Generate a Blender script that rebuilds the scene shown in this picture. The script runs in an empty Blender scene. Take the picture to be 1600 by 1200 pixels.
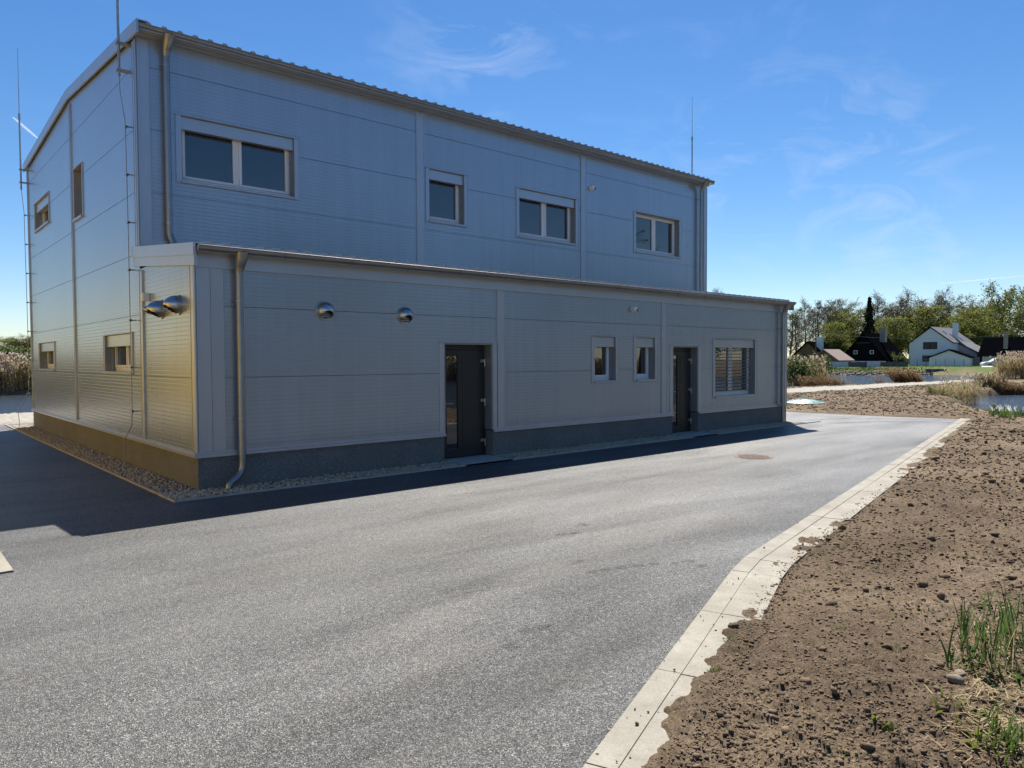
import bpy, bmesh, math, random
import numpy as np
from mathutils import Vector, Matrix
R = math.radians
SC = bpy.context.scene
COL = SC.collection
random.seed(7)
rng = np.random.default_rng(11)

# ------------------------------------------------------------------ camera
FPX = 1144.27; YAW = 0.72099; PITCH = -0.033195; ROLL = -0.004635
CAM = Vector((-3.468, -10.681, 1.85))
fw = Vector((math.sin(YAW)*math.cos(PITCH), math.cos(YAW)*math.cos(PITCH), math.sin(PITCH)))
rt = Vector((math.cos(YAW), -math.sin(YAW), 0)); up = rt.cross(fw)
cr = rt*math.cos(ROLL)+up*math.sin(ROLL); cu = up*math.cos(ROLL)-rt*math.sin(ROLL)
cd = bpy.data.cameras.new('camera'); cam = bpy.data.objects.new('camera', cd); COL.objects.link(cam)
m = Matrix((cr, cu, -fw)).transposed().to_4x4(); m.translation = CAM
cam.matrix_world = m
cd.sensor_width = 36; cd.lens = FPX/1600*36; cd.clip_end = 20000; cd.clip_start = 0.05
SC.camera = cam

# ------------------------------------------------------------------ sun, sky, exposure
SUNV = Vector((0.52, 0.46, 1.0)).normalized()
SUN_EL = math.asin(SUNV.z); SUN_AZ = math.atan2(SUNV.x, SUNV.y)      # azimuth from +Y towards +X
sd = bpy.data.lights.new('sun', 'SUN'); sun = bpy.data.objects.new('sun', sd); COL.objects.link(sun)
sun.rotation_euler = (-SUNV).to_track_quat('-Z', 'Y').to_euler()
sd.energy = 5.0; sd.angle = R(0.53); sd.color = (1.0, 0.95, 0.87)
SC.view_settings.view_transform = 'Standard'; SC.view_settings.look = 'None'
SC.view_settings.gamma = 1; SC.view_settings.use_curve_mapping = False
SC.view_settings.exposure = 1.18

W = bpy.data.worlds.new('World'); SC.world = W; W.use_nodes = True
def world():
    nt = W.node_tree; N = nt.nodes; L = nt.links; N.clear()
    def n(t, **k):
        o = N.new(t)
        for a, v in k.items(): setattr(o, a, v)
        return o
    out = n('ShaderNodeOutputWorld'); bg = n('ShaderNodeBackground'); L.new(bg.outputs[0], out.inputs[0])
    sky = n('ShaderNodeTexSky', sky_type='NISHITA', sun_disc=False, sun_elevation=SUN_EL, sun_rotation=SUN_AZ,
            altitude=400, air_density=1.0, dust_density=0.1, ozone_density=3.6)
    bg.inputs[1].default_value = 0.055
    tc = n('ShaderNodeTexCoord')
    mp = n('ShaderNodeMapping'); mp.inputs['Rotation'].default_value = (0, 0, R(25)); mp.inputs['Scale'].default_value = (1.3, 4.5, 9.0)
    L.new(tc.outputs['Generated'], mp.inputs[0])
    nz = n('ShaderNodeTexNoise'); nz.inputs['Scale'].default_value = 2.2; nz.inputs['Detail'].default_value = 9; nz.inputs['Roughness'].default_value = 0.62
    nz.inputs['Distortion'].default_value = 0.9
    L.new(mp.outputs[0], nz.inputs['Vector'])
    rp = n('ShaderNodeValToRGB'); rp.color_ramp.elements[0].position = 0.50; rp.color_ramp.elements[1].position = 0.86
    L.new(nz.outputs[0], rp.inputs[0])
    # patches where the cirrus gathers
    total = None
    for (px, py, rad, s) in PATCH:
        d = (fw + cr*((px-800)/FPX) - cu*((py-600)/FPX)).normalized()
        dp = n('ShaderNodeVectorMath', operation='DOT_PRODUCT'); L.new(tc.outputs['Generated'], dp.inputs[0]); dp.inputs[1].default_value = d
        mr = n('ShaderNodeMapRange', interpolation_type='SMOOTHSTEP'); L.new(dp.outputs['Value'], mr.inputs[0])
        mr.inputs[1].default_value = math.cos(rad); mr.inputs[2].default_value = 1.0; mr.inputs[3].default_value = 0; mr.inputs[4].default_value = s
        if total is None: total = mr.outputs[0]
        else:
            ad = n('ShaderNodeMath', operation='ADD'); L.new(total, ad.inputs[0]); L.new(mr.outputs[0], ad.inputs[1]); total = ad.outputs[0]
    base = n('ShaderNodeMath', operation='ADD'); L.new(total, base.inputs[0]); base.inputs[1].default_value = 0.02
    mu = n('ShaderNodeMath', operation='MULTIPLY', use_clamp=True); L.new(base.outputs[0], mu.inputs[0]); L.new(rp.outputs[0], mu.inputs[1])
    hs = n('ShaderNodeHueSaturation'); hs.inputs['Saturation'].default_value = 1.24; L.new(sky.outputs[0], hs.inputs['Color'])
    mx = n('ShaderNodeMix', data_type='RGBA'); L.new(mu.outputs[0], mx.inputs[0]); L.new(hs.outputs[0], mx.inputs[6]); mx.inputs[7].default_value = (7.2, 7.8, 8.6, 1)
    tn = n('ShaderNodeMix', data_type='RGBA', blend_type='MULTIPLY'); tn.inputs[0].default_value = 1; tn.inputs[7].default_value = (1.02, .99, 1.02, 1); L.new(mx.outputs[2], tn.inputs[6]); L.new(tn.outputs[2], bg.inputs[0])
PATCH = [(757, 60, .09, .30), (710, 110, .14, .18), (910, 112, .09, .12), (1180, 220, .22, .12), (1390, 245, .13, .15), (1450, 430, .12, .2), (1130, 240, .1, .12), (1280, 350, .2, .1)]
world()

# ------------------------------------------------------------------ material helpers
MATS = {}
class NT:
    def __init__(s, name):
        s.m = bpy.data.materials.new(name); s.m.use_nodes = True; s.t = s.m.node_tree; s.N = s.t.nodes
        s.b = s.N['Principled BSDF']; s.tc = s.N.new('ShaderNodeTexCoord')
    def L(s, a, b): s.t.links.new(a, b)
    def n(s, t, **k):
        o = s.N.new(t)
        for a, v in k.items(): setattr(o, a, v)
        return o
    def noise(s, scale, detail=4, rough=.55, vec=None, sx=(1, 1, 1), dist=0, coord='Object'):
        o = s.n('ShaderNodeTexNoise'); o.inputs['Scale'].default_value = scale; o.inputs['Detail'].default_value = detail
        o.inputs['Roughness'].default_value = rough; o.inputs['Distortion'].default_value = dist
        mp = s.n('ShaderNodeMapping'); mp.inputs['Scale'].default_value = sx; s.L(vec or s.tc.outputs[coord], mp.inputs[0]); s.L(mp.outputs[0], o.inputs['Vector'])
        return o.outputs[0]
    def ramp(s, fac, stops):
        o = s.n('ShaderNodeValToRGB'); s.L(fac, o.inputs[0]); e = o.color_ramp.elements
        while len(e) < len(stops): e.new(.5)
        for k, (p, c) in zip(e, stops):
            k.position = p; k.color = (c, c, c, 1) if isinstance(c, (int, float)) else tuple(c)+(1,)
        return o.outputs[0]
    def mix(s, fac, a, b, blend='MIX'):
        o = s.n('ShaderNodeMix', data_type='RGBA', blend_type=blend)
        for i, v in ((0, fac), (6, a), (7, b)):
            if isinstance(v, (int, float)): o.inputs[i].default_value = v if i == 0 else (v, v, v, 1)
            elif isinstance(v, tuple): o.inputs[i].default_value = v+(1,)
            else: s.L(v, o.inputs[i])
        return o.outputs[2]
    def math(s, op, a, b=None, clamp=False):
        o = s.n('ShaderNodeMath', operation=op, use_clamp=clamp)
        for i, v in ((0, a), (1, b)):
            if v is None: continue
            if isinstance(v, (int, float)): o.inputs[i].default_value = v
            else: s.L(v, o.inputs[i])
        return o.outputs[0]
    def bump(s, h, strength=.3, dist=.01, prev=None):
        o = s.n('ShaderNodeBump'); o.inputs['Strength'].default_value = strength; o.inputs['Distance'].default_value = dist
        s.L(h, o.inputs['Height'])
        if prev is not None: s.L(prev, o.inputs['Normal'])
        return o.outputs[0]
    def set(s, color=None, rough=None, metal=None, normal=None, spec=None, ior=None):
        for k, v in (('Base Color', color), ('Roughness', rough), ('Metallic', metal), ('Normal', normal), ('Specular IOR Level', spec), ('IOR', ior)):
            if v is None: continue
            if isinstance(v, (int, float)): s.b.inputs[k].default_value = v
            elif isinstance(v, tuple): s.b.inputs[k].default_value = v+(1,)
            else: s.L(v, s.b.inputs[k])
        return s
def simple(name, color, rough=.5, metal=0., var=.12, scale=3., bump=0., bscale=40, spec=.5):
    if name in MATS: return MATS[name]
    t = NT(name); nz = t.noise(scale, 5)
    f = t.ramp(nz, [(.3, 1-var), (.7, 1+var*.6)])
    c = t.mix(1.0, tuple(color), f, 'MULTIPLY')
    t.set(color=c, rough=rough, metal=metal, spec=spec)
    if bump: t.set(normal=t.bump(t.noise(bscale, 4), bump, .01))
    MATS[name] = t.m; return t.m

def m_panel(name, color, rib_axis_z=True):
    t = NT(name)
    # micro ribs run level: shallow grooves every 6.4 cm of height
    sp = t.n('ShaderNodeSeparateXYZ'); t.L(t.tc.outputs['Object'], sp.inputs[0])
    fr = t.math('FRACT', t.math('MULTIPLY', sp.outputs[2], 1/0.0645))
    g = t.math('ABSOLUTE', t.math('SUBTRACT', fr, .5))
    groove = t.ramp(g, [(.0, 0.), (.10, 1.)])
    soft = t.noise(.9, 2, .5, sx=(1, 1, .5))                  # slight oil-canning of the sheet
    n1 = t.bump(groove, .28, .003)
    n2 = n1
    d = t.noise(1.1, 6, .6, sx=(1, 1, .35)); f = t.ramp(d, [(.2, .95), (.8, 1.03)])
    c = t.mix(1.0, tuple(color), f, 'MULTIPLY')
    st_ = t.ramp(t.noise(1.0, 5, .6, sx=(9, 9, .35)), [(.35, .955), (.65, 1.02)]); c = t.mix(1., c, st_, 'MULTIPLY')
    low = t.ramp(t.math('ADD', sp.outputs[2], t.math('MULTIPLY', t.noise(5, 5, .7), .5)), [(.75, .86), (1.0, 1.)]); c = t.mix(1., c, low, 'MULTIPLY')
    c = t.mix(1.0, c, t.ramp(g, [(.0, .78), (.09, 1.)]), 'MULTIPLY')
    t.set(color=c, rough=.26, metal=.6, normal=n2)
    return t.m
M = {}
M['panel'] = m_panel('aluminium_panel', (.405, .455, .515))
M['trim'] = simple('aluminium_trim', (.46, .49, .54), .32, .6, .05, 2)
M['reveal'] = simple('reveal_sheet', (.30, .30, .30), .4, .4, .06, 2)
M['joint'] = simple('joint_gasket', (.10, .105, .115), .7)
M['zinc'] = simple('zinc_gutter', (.30, .305, .31), .34, .75, .10, 6)
M['steel'] = simple('stainless', (.50, .49, .47), .30, 1., .06, 4)
M['galv'] = simple('galvanised', (.36, .37, .38), .45, .8, .2, 12)
M['pvc'] = simple('white_pvc', (.78, .78, .77), .35, 0, .03, 3)
M['rubber'] = simple('black_rubber', (.02, .02, .02), .7)
M['dark_door'] = simple('anthracite_paint', (.020, .021, .021), .32, 0, .1, 5)
M['roofsheet'] = simple('roof_sheet', (.42, .42, .42), .38, .5, .1, 2)
M['concrete'] = simple('pale_concrete', (.40, .38, .34), .85, 0, .2, 5, .3, 60)
M['slat'] = simple('blind_slat', (.42, .42, .43), .4, .3, .05)
M['rust'] = simple('rusty_iron', (.13, .085, .06), .75, .3, .5, 14, .6, 30)
M['whitewall'] = simple('white_render', (.70, .71, .74), .85, 0, .06, 1)
M['blackwood'] = simple('black_timber', (.006, .006, .009), .8, 0, .3, 3, spec=.1)
M['blackroof'] = simple('black_roof', (.004, .004, .006), 1.0, 0, .3, 3, spec=0)
M['brownwood'] = simple('brown_timber', (.16, .09, .045), .8, 0, .3, 3)
M['brownroof'] = simple('brown_roof', (.20, .15, .13), .8, 0, .25, 4)
M['greyroof'] = simple('grey_roof', (.10, .095, .10), .7, 0, .2, 4)
M['brick'] = simple('chimney_brick', (.30, .25, .22), .85, 0, .4, 6)
M['fence_white'] = simple('fence_panel', (.52, .54, .57), .7, 0, .1, 2)
M['fence_dark'] = simple('fence_dark', (.10, .10, .11), .8, 0, .3, 3)
M['carpaint'] = simple('white_car_paint', (.66, .69, .72), .2, .1, .04, 2)
M['tyre'] = simple('tyre_rubber', (.02, .02, .02), .85)
M['lid'] = simple('teal_lid', (.16, .27, .26), .5, .1, .2, 7)
M['leaf_shrub'] = None

def m_glass():
    t = NT('window_glass')
    t.set(color=(.010, .012, .016), rough=.015, spec=.5, ior=2.15, normal=t.bump(t.noise(1.3, 1), .015, .05))
    return t.m
M['glass'] = m_glass()

def m_plinth():
    t = NT('pebble_render')
    v = t.n('ShaderNodeTexVoronoi'); v.inputs['Scale'].default_value = 190; t.L(t.tc.outputs['Object'], v.inputs['Vector'])
    c = t.ramp(v.outputs['Color'], [(.1, (.05, .05, .055)), (.45, (.13, .127, .12)), (.9, (.29, .28, .26))])
    big = t.ramp(t.noise(1.6, 5), [(.3, .85), (.7, 1.1)])
    t.set(color=t.mix(1., c, big, 'MULTIPLY'), rough=.75, normal=t.bump(v.outputs['Distance'], .5, .004))
    return t.m
M['plinth'] = m_plinth()

def m_asphalt():
    t = NT('asphalt')
    v = t.n('ShaderNodeTexVoronoi'); v.inputs['Scale'].default_value = 150; t.L(t.tc.outputs['Object'], v.inputs['Vector'])
    st = t.ramp(v.outputs['Color'], [(.0, (.007, .007, .008)), (.4, (.032, .032, .032)), (.72, (.082, .081, .078)), (.95, (.23, .225, .205))])
    fine = t.ramp(t.noise(110, 4, .8), [(.36, .55), (.64, 1.5)])
    c = t.mix(1., st, fine, 'MULTIPLY')
    mid = t.ramp(t.noise(22, 6, .8), [(.34, .66), (.66, 1.34)])
    c = t.mix(1., c, mid, 'MULTIPLY')
    # paving lanes laid along the building and patchy wear
    lane = t.ramp(t.noise(.55, 5, .6, sx=(.22, 1.5, 1), dist=.5), [(.33, .68), (.66, 1.25)])
    c = t.mix(1., c, lane, 'MULTIPLY')
    c = t.mix(1., c, t.ramp(t.noise(.5, 4, .6), [(.35, .84), (.65, 1.12)]), 'MULTIPLY')
    # beige dust
    dust = t.ramp(t.noise(.45, 6, .65, sx=(.35, 1.2, 1), dist=1.0), [(.50, 0.), (.72, .32)])
    c = t.mix(dust, c, (.125, .103, .078))
    # tyre arcs near the far corner and damp prints
    sp = t.n('ShaderNodeSeparateXYZ'); t.L(t.tc.outputs['Object'], sp.inputs[0])
    marks = None
    for cx, cy, r, w, x0 in ARCS:
        dx = t.math('SUBTRACT', sp.outputs[0], cx); dy = t.math('SUBTRACT', sp.outputs[1], cy)
        rr = t.math('SQRT', t.math('ADD', t.math('MULTIPLY', dx, dx), t.math('MULTIPLY', dy, dy)))
        a = t.math('ABSOLUTE', t.math('SUBTRACT', rr, r))
        k = t.ramp(t.math('DIVIDE', a, w), [(.35, 1.), (1., 0.)])
        side = t.ramp(t.math('SUBTRACT', sp.outputs[0], x0), [(0, 0.), (.9, 1.)])
        k = t.math('MULTIPLY', k, side)
        marks = k if marks is None else t.math('MAXIMUM', marks, k)
    mk = t.math('MULTIPLY', marks, t.ramp(t.noise(6, 4), [(.4, .2), (.6, .75)]))
    c = t.mix(mk, c, (.018, .018, .02))
    spots = None
    for (sx, sy, rx, ry) in SPOTS:
        dx = t.math('DIVIDE', t.math('SUBTRACT', sp.outputs[0], sx), rx); dy = t.math('DIVIDE', t.math('SUBTRACT', sp.outputs[1], sy), ry)
        rr = t.math('SQRT', t.math('ADD', t.math('MULTIPLY', dx, dx), t.math('MULTIPLY', dy, dy)))
        k = t.ramp(rr, [(.5, 1.), (1., 0.)])
        spots = k if spots is None else t.math('MAXIMUM', spots, k)
    smk = mk
    sm = t.math('MULTIPLY', spots, t.ramp(t.noise(24, 3), [(.35, .15), (.6, .55)]))
    c = t.mix(sm, c, (.02, .02, .022))
    wear = t.ramp(t.noise(.8, 5, .6, sx=(.3, 1.3, 1), dist=.6), [(.3, .35), (.7, 1.15)])
    sf = t.mix(1., t.mix(1., fine, mid, 'MULTIPLY'), wear, 'MULTIPLY')
    sf = t.mix(sm, t.mix(smk, sf, 0.), 0.)
    sv = t.math('MULTIPLY', t.mix(1., sf, .55, 'MULTIPLY'), 1.0, True)
    nb = t.bump(v.outputs['Distance'], .9, .006); nb = t.bump(t.noise(40, 4, .7), .35, .01, nb)
    t.set(color=c, rough=t.ramp(v.outputs['Color'], [(0, .56), (1, .44)]), normal=nb, spec=sv)
    return t.m
ARCS = [(16.6, -4.2, 3.1, .16, 16.4), (16.3, -4.4, 4.5, .14, 16.9)]
def gpt(px, py, z=0.0):
    d = fw + cr*((px-800)/FPX) - cu*((py-600)/FPX); k = (z-CAM.z)/d.z
    return CAM + d*k
SPOTS = []
for px, py in [(925, 893), (946, 890), (970, 887), (998, 884), (1022, 881), (1055, 880), (1075, 877), (1098, 884), (912, 820), (878, 835), (897, 833), (903, 877), (820, 985), (800, 1010), (850, 980)]:
    q = gpt(px, py); SPOTS.append((q.x, q.y, .07+.05*random.random(), .05+.03*random.random()))

M['asphalt'] = m_asphalt()

def m_ground():
    t = NT('ground_soil')
    at = t.n('ShaderNodeAttribute', attribute_name='zone'); sp = t.n('ShaderNodeSeparateColor'); t.L(at.outputs['Color'], sp.inputs[0])
    d = t.ramp(t.noise(.6, 8, .65), [(.26, (.060, .041, .026)), (.5, (.122, .088, .057)), (.74, (.195, .148, .100))])
    d = t.mix(1., d, t.ramp(t.noise(26, 6, .7), [(.3, .55), (.7, 1.35)]), 'MULTIPLY')
    d = t.mix(1., d, t.ramp(t.noise(75, 4, .8), [(.36, .5), (.64, 1.5)]), 'MULTIPLY')
    d = t.mix(1., d, t.ramp(t.noise(180, 3, .6), [(.3, .6), (.7, 1.35)]), 'MULTIPLY')
    moss = t.ramp(t.noise(1.7, 6, .7), [(.56, 0.), (.72, .28)])
    d = t.mix(moss, d, (.13, .12, .045))
    g = t.ramp(t.noise(.8, 7, .7), [(.3, (.04, .06, .012)), (.7, (.09, .125, .025))])
    pth = t.ramp(t.noise(5, 6, .7), [(.3, (.20, .185, .16)), (.7, (.34, .32, .285))])
    dry = t.ramp(t.noise(2, 7, .7), [(.3, (.10, .08, .045)), (.7, (.22, .17, .10))])
    c = t.mix(sp.outputs[1], d, g); c = t.mix(sp.outputs[2], c, dry); c = t.mix(sp.outputs[0], c, pth)
    nb = t.bump(t.noise(30, 8, .75), .8, .03); nb = t.bump(t.noise(160, 3), .6, .006, nb)
    t.set(color=c, rough=.95, normal=nb, spec=.15)
    return t.m
M['ground'] = m_ground()

def m_water():
    t = NT('pond_water')
    w = t.noise(2.6, 6, .62, sx=(1, 1.7, 1), dist=.3)
    w2 = t.noise(.25, 3, .5)
    t.set(color=(.035, .045, .055), rough=.10, ior=1.33, normal=t.bump(w, 1.0, t_water), spec=.6)
    return t.m
t_water = .10
M['water'] = m_water()

def m_leaf(name, c1, c2, trans=.45):
    t = NT(name)
    oi = t.n('ShaderNodeObjectInfo')
    c = t.ramp(t.noise(.9, 4, .7), [(.3, c1), (.7, c2)])
    t.set(color=c, rough=.6, spec=.25)
    tr = t.n('ShaderNodeBsdfTranslucent'); t.L(c, tr.inputs[0])
    mx = t.n('ShaderNodeMixShader'); mx.inputs[0].default_value = trans
    t.L(t.b.outputs[0], mx.inputs[1]); t.L(tr.outputs[0], mx.inputs[2])
    t.L(mx.outputs[0], t.N['Material Output'].inputs[0])
    return t.m
M['leaf_yg'] = m_leaf('spring_leaves', (.085, .10, .016), (.20, .215, .038), .45)
M['leaf_brown'] = m_leaf('bud_leaves', (.07, .065, .03), (.16, .15, .05), .4)
M['leaf_dark'] = m_leaf('spruce_needles', (.008, .016, .008), (.02, .032, .015), .1)
M['leaf_bush'] = m_leaf('bush_leaves', (.05, .075, .02), (.13, .16, .05), .4)
M['grass'] = m_leaf('grass_blades', (.04, .075, .012), (.10, .155, .025), .45)
M['reed_green'] = m_leaf('reed_leaves', (.035, .075, .015), (.10, .16, .045), .45)
M['reed_dry'] = m_leaf('dry_reed', (.25, .185, .09), (.48, .38, .21), .42)
M['reed_brown'] = m_leaf('brown_reed', (.13, .075, .035), (.27, .17, .09), .3)
M['plume'] = m_leaf('reed_plume', (.38, .31, .24), (.62, .53, .42), .4)
M['flower'] = m_leaf('pale_flower', (.55, .55, .5), (.75, .75, .7), .4)
M['bark'] = simple('bark', (.075, .06, .05), .9, 0, .35, 2)
M['twig'] = simple('twigs', (.10, .078, .062), .9, 0, .3, 1)
M['clod'] = simple('soil_clod', (.135, .098, .064), .95, 0, .45, 5, .7, 60, .15)
M['pebble'] = simple('pebbles', (.44, .38, .28), .7, 0, .35, 22, .2, 80, .3)
M['stone'] = simple('bank_stone', (.12, .112, .10), .85, 0, .5, 2, .5, 10)
def m_kerb():
    t = NT('kerb_concrete')
    c = t.ramp(t.noise(2.2, 7, .65), [(.28, (.175, .160, .13)), (.6, (.255, .236, .198)), (.8, (.32, .30, .26))])
    c = t.mix(1., c, t.ramp(t.noise(70, 5, .7), [(.3, .8), (.7, 1.12)]), 'MULTIPLY')
    c = t.mix(t.ramp(t.noise(9, 6, .75), [(.55, 0.), (.75, .6)]), c, (.12, .095, .06))
    t.set(color=c, rough=.85, normal=t.bump(t.noise(90, 5, .7), .35, .006), spec=.3)
    return t.m
M['kerb'] = m_kerb()

# ------------------------------------------------------------------ mesh helpers
class MB:
    def __init__(s): s.v = []; s.f = []
    def quad(s, a, b, c, d):
        i = len(s.v); s.v += [tuple(a), tuple(b), tuple(c), tuple(d)]; s.f.append((i, i+1, i+2, i+3))
    def poly(s, pts):
        i = len(s.v); s.v += [tuple(p) for p in pts]; s.f.append(tuple(range(i, i+len(pts))))
    def box(s, a, b):
        x0, x1 = sorted((a[0], b[0])); y0, y1 = sorted((a[1], b[1])); z0, z1 = sorted((a[2], b[2]))
        i = len(s.v)
        s.v += [(x0,y0,z0),(x1,y0,z0),(x1,y1,z0),(x0,y1,z0),(x0,y0,z1),(x1,y0,z1),(x1,y1,z1),(x0,y1,z1)]
        s.f += [(i,i+3,i+2,i+1),(i+4,i+5,i+6,i+7),(i,i+1,i+5,i+4),(i+1,i+2,i+6,i+5),(i+2,i+3,i+7,i+6),(i+3,i,i+4,i+7)]
        return s
    def prism(s, base, vec):                                  # polygon extruded by a vector
        n = len(base); i = len(s.v); v = Vector(vec)
        s.v += [tuple(p) for p in base]+[tuple(Vector(p)+v) for p in base]
        s.f += [tuple(range(i+n-1, i-1, -1)), tuple(range(i+n, i+2*n))]
        for k in range(n): s.f.append((i+k, i+(k+1) % n, i+n+(k+1) % n, i+n+k))
        return s
    def tube(s, pts, rad, n=10, cap=True):
        pts = [Vector(p) for p in pts]; rr = rad if isinstance(rad, (list, tuple)) else [rad]*len(pts)
        base = len(s.v); prev = None
        for k, p in enumerate(pts):
            d = (pts[min(k+1, len(pts)-1)]-pts[max(k-1, 0)]).normalized()
            if prev is None:
                a = d.orthogonal().normalized()
            else:
                a = (prev-d*prev.dot(d)).normalized()
            prev = a; b = d.cross(a)
            for j in range(n):
                t = 2*math.pi*j/n; q = p+(a*math.cos(t)+b*math.sin(t))*rr[k]; s.v.append(tuple(q))
        for k in range(len(pts)-1):
            for j in range(n):
                o = base+k*n
                s.f.append((o+j, o+(j+1) % n, o+n+(j+1) % n, o+n+j))
        if cap:
            s.f.append(tuple(base+j for j in range(n-1, -1, -1))); o = base+(len(pts)-1)*n; s.f.append(tuple(o+j for j in range(n)))
        return s
    def build(s, name, mat, parent=None, smooth=False, bevel=0., fix=True):
        me = bpy.data.meshes.new(name); me.from_pydata(s.v, [], s.f); me.validate()
        if fix:
            bm = bmesh.new(); bm.from_mesh(me)
            bmesh.ops.recalc_face_normals(bm, faces=bm.faces); bm.to_mesh(me); bm.free()
        if smooth:
            me.polygons.foreach_set('use_smooth', [True]*len(me.polygons))
        me.materials.append(mat)
        o = bpy.data.objects.new(name, me); COL.objects.link(o)
        if parent: o.parent = parent
        if bevel:
            b = o.modifiers.new('bevel', 'BEVEL'); b.width = bevel; b.segments = 2; b.limit_method = 'ANGLE'
        if smooth:
            try:
                me.set_sharp_from_angle(angle=R(40))
            except Exception: pass
        return o
def tag(o, label=None, cat=None, group=None, kind=None):
    for k, v in (('label', label), ('category', cat), ('group', group), ('kind', kind)):
        if v: o[k] = v
    return o
def empty(name, loc=(0, 0, 0), rz=0, label=None, cat=None, group=None):
    o = bpy.data.objects.new(name, None); COL.objects.link(o); o.location = loc; o.rotation_euler = (0, 0, rz); o.empty_display_size = .2
    return tag(o, label, cat, group)
def copy_tree(o, parent=None):
    c = o.copy(); COL.objects.link(c); c.parent = parent
    for ch in [x for x in SC.objects if x.parent == o]: copy_tree(ch, c)
    return c
def np_mesh(name, V, F, mat, parent=None, smooth=False):
    me = bpy.data.meshes.new(name); V = np.asarray(V, np.float32); F = np.asarray(F, np.int32); k = F.shape[1]
    me.vertices.add(len(V)); me.vertices.foreach_set('co', V.ravel())
    me.loops.add(F.size); me.loops.foreach_set('vertex_index', F.ravel())
    me.polygons.add(len(F)); me.polygons.foreach_set('loop_start', np.arange(0, F.size, k, dtype=np.int32))
    try: me.polygons.foreach_set('loop_total', np.full(len(F), k, dtype=np.int32))
    except Exception: pass
    if smooth: me.polygons.foreach_set('use_smooth', np.ones(len(F), bool))
    me.update(calc_edges=True); me.validate(); me.materials.append(mat)
    o = bpy.data.objects.new(name, me); COL.objects.link(o)
    if parent: o.parent = parent
    return o

# numpy noise
def vnoise(x, y, seed=0):
    xi = np.floor(x).astype(np.int64); yi = np.floor(y).astype(np.int64); fx = x-xi; fy = y-yi
    fx = fx*fx*fx*(fx*(fx*6-15)+10); fy = fy*fy*fy*(fy*(fy*6-15)+10)
    def h(a, b):
        n = (a*374761393+b*668265263+seed*982451653) & 0x7fffffff
        n = ((n ^ (n >> 13))*1274126177) & 0x7fffffff
        n = (n ^ (n >> 16)) & 0xffff
        return n/65535.0
    return (h(xi, yi)*(1-fx)+h(xi+1, yi)*fx)*(1-fy)+(h(xi, yi+1)*(1-fx)+h(xi+1, yi+1)*fx)*fy
def fbm(x, y, oct=5, seed=0, gain=.5):
    s = 0; a = 1; t = 0
    for i in range(oct):
        s = s+a*(vnoise(x*2**i+i*17.3, y*2**i-i*9.1, seed+i)-.5); t += a; a *= gain
    return s/t
def sdf(x, y, poly):
    d = np.full(x.shape, 1e18); inside = np.zeros(x.shape, bool); n = len(poly)
    for i in range(n):
        ax, ay = poly[i]; bx, by = poly[(i+1) % n]; ex, ey = bx-ax, by-ay
        t = np.clip(((x-ax)*ex+(y-ay)*ey)/(ex*ex+ey*ey), 0, 1)
        d = np.minimum(d, (x-ax-t*ex)**2+(y-ay-t*ey)**2)
        c = ((ay > y) != (by > y))
        with np.errstate(divide='ignore', invalid='ignore'):
            xx = (bx-ax)*(y-ay)/(by-ay)+ax if by != ay else np.full(x.shape, 1e18)
        inside ^= c & (x < xx)
    return np.sqrt(d)*np.where(inside, -1, 1)
def sstep(a, b, x):
    t = np.clip((x-a)/(b-a), 0, 1); return t*t*(3-2*t)

# ------------------------------------------------------------------ ground layout (metres; x along the building, y away from the road)
KI = [(-6.2, -10.45), (-1.08, -8.44), (2.08, -7.21), (2.54, -7.06), (5.78, -6.36), (21.14, -3.07)]     # inner kerb line
ASPH = KI+[(20.72, -1.37), (20.4, 1.9), (20.2, 15.5), (-5.3, 15.5), (-5.3, -2), (-14, -6), (-14, -13.5)]
POND_A = [(-90, 23), (-6, 21.3), (22, 21.5), (33, 17), (39.5, 13.9), (46.5, 12.7), (52, 12.2), (60, 11.2), (72, 9.4), (88, 12), (104, 17), (106.5, 31.6), (93.8, 41.7), (60, 60), (5.3, 51.6), (-20, 50), (-90, 52)]
POND_B = [(38.2, 2.0), (41, 3.2), (44.7, 3.9), (52, 3.0), (80, -4), (80, -60), (10, -60), (3, -30), (4, -17), (9, -13.6), (15, -11.5), (19.5, -8.2), (24.6, -3.7), (31, -.4)]
PATHP = [(10, 26), (26, 11.2), (32, 8.6), (37.9, 7.9), (44.4, 8.2), (53.3, 7.9), (64, 5.8), (110, -4), (110, -1.5), (68.9, 7.3), (57.8, 9.5), (49.6, 10.3), (43.9, 10.5), (37.1, 11.3), (30, 13.5), (14, 28)]
BLD = [(-.62, -.62), (17.1, -.62), (17.1, 14.4), (-.62, 14.4)]
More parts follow.
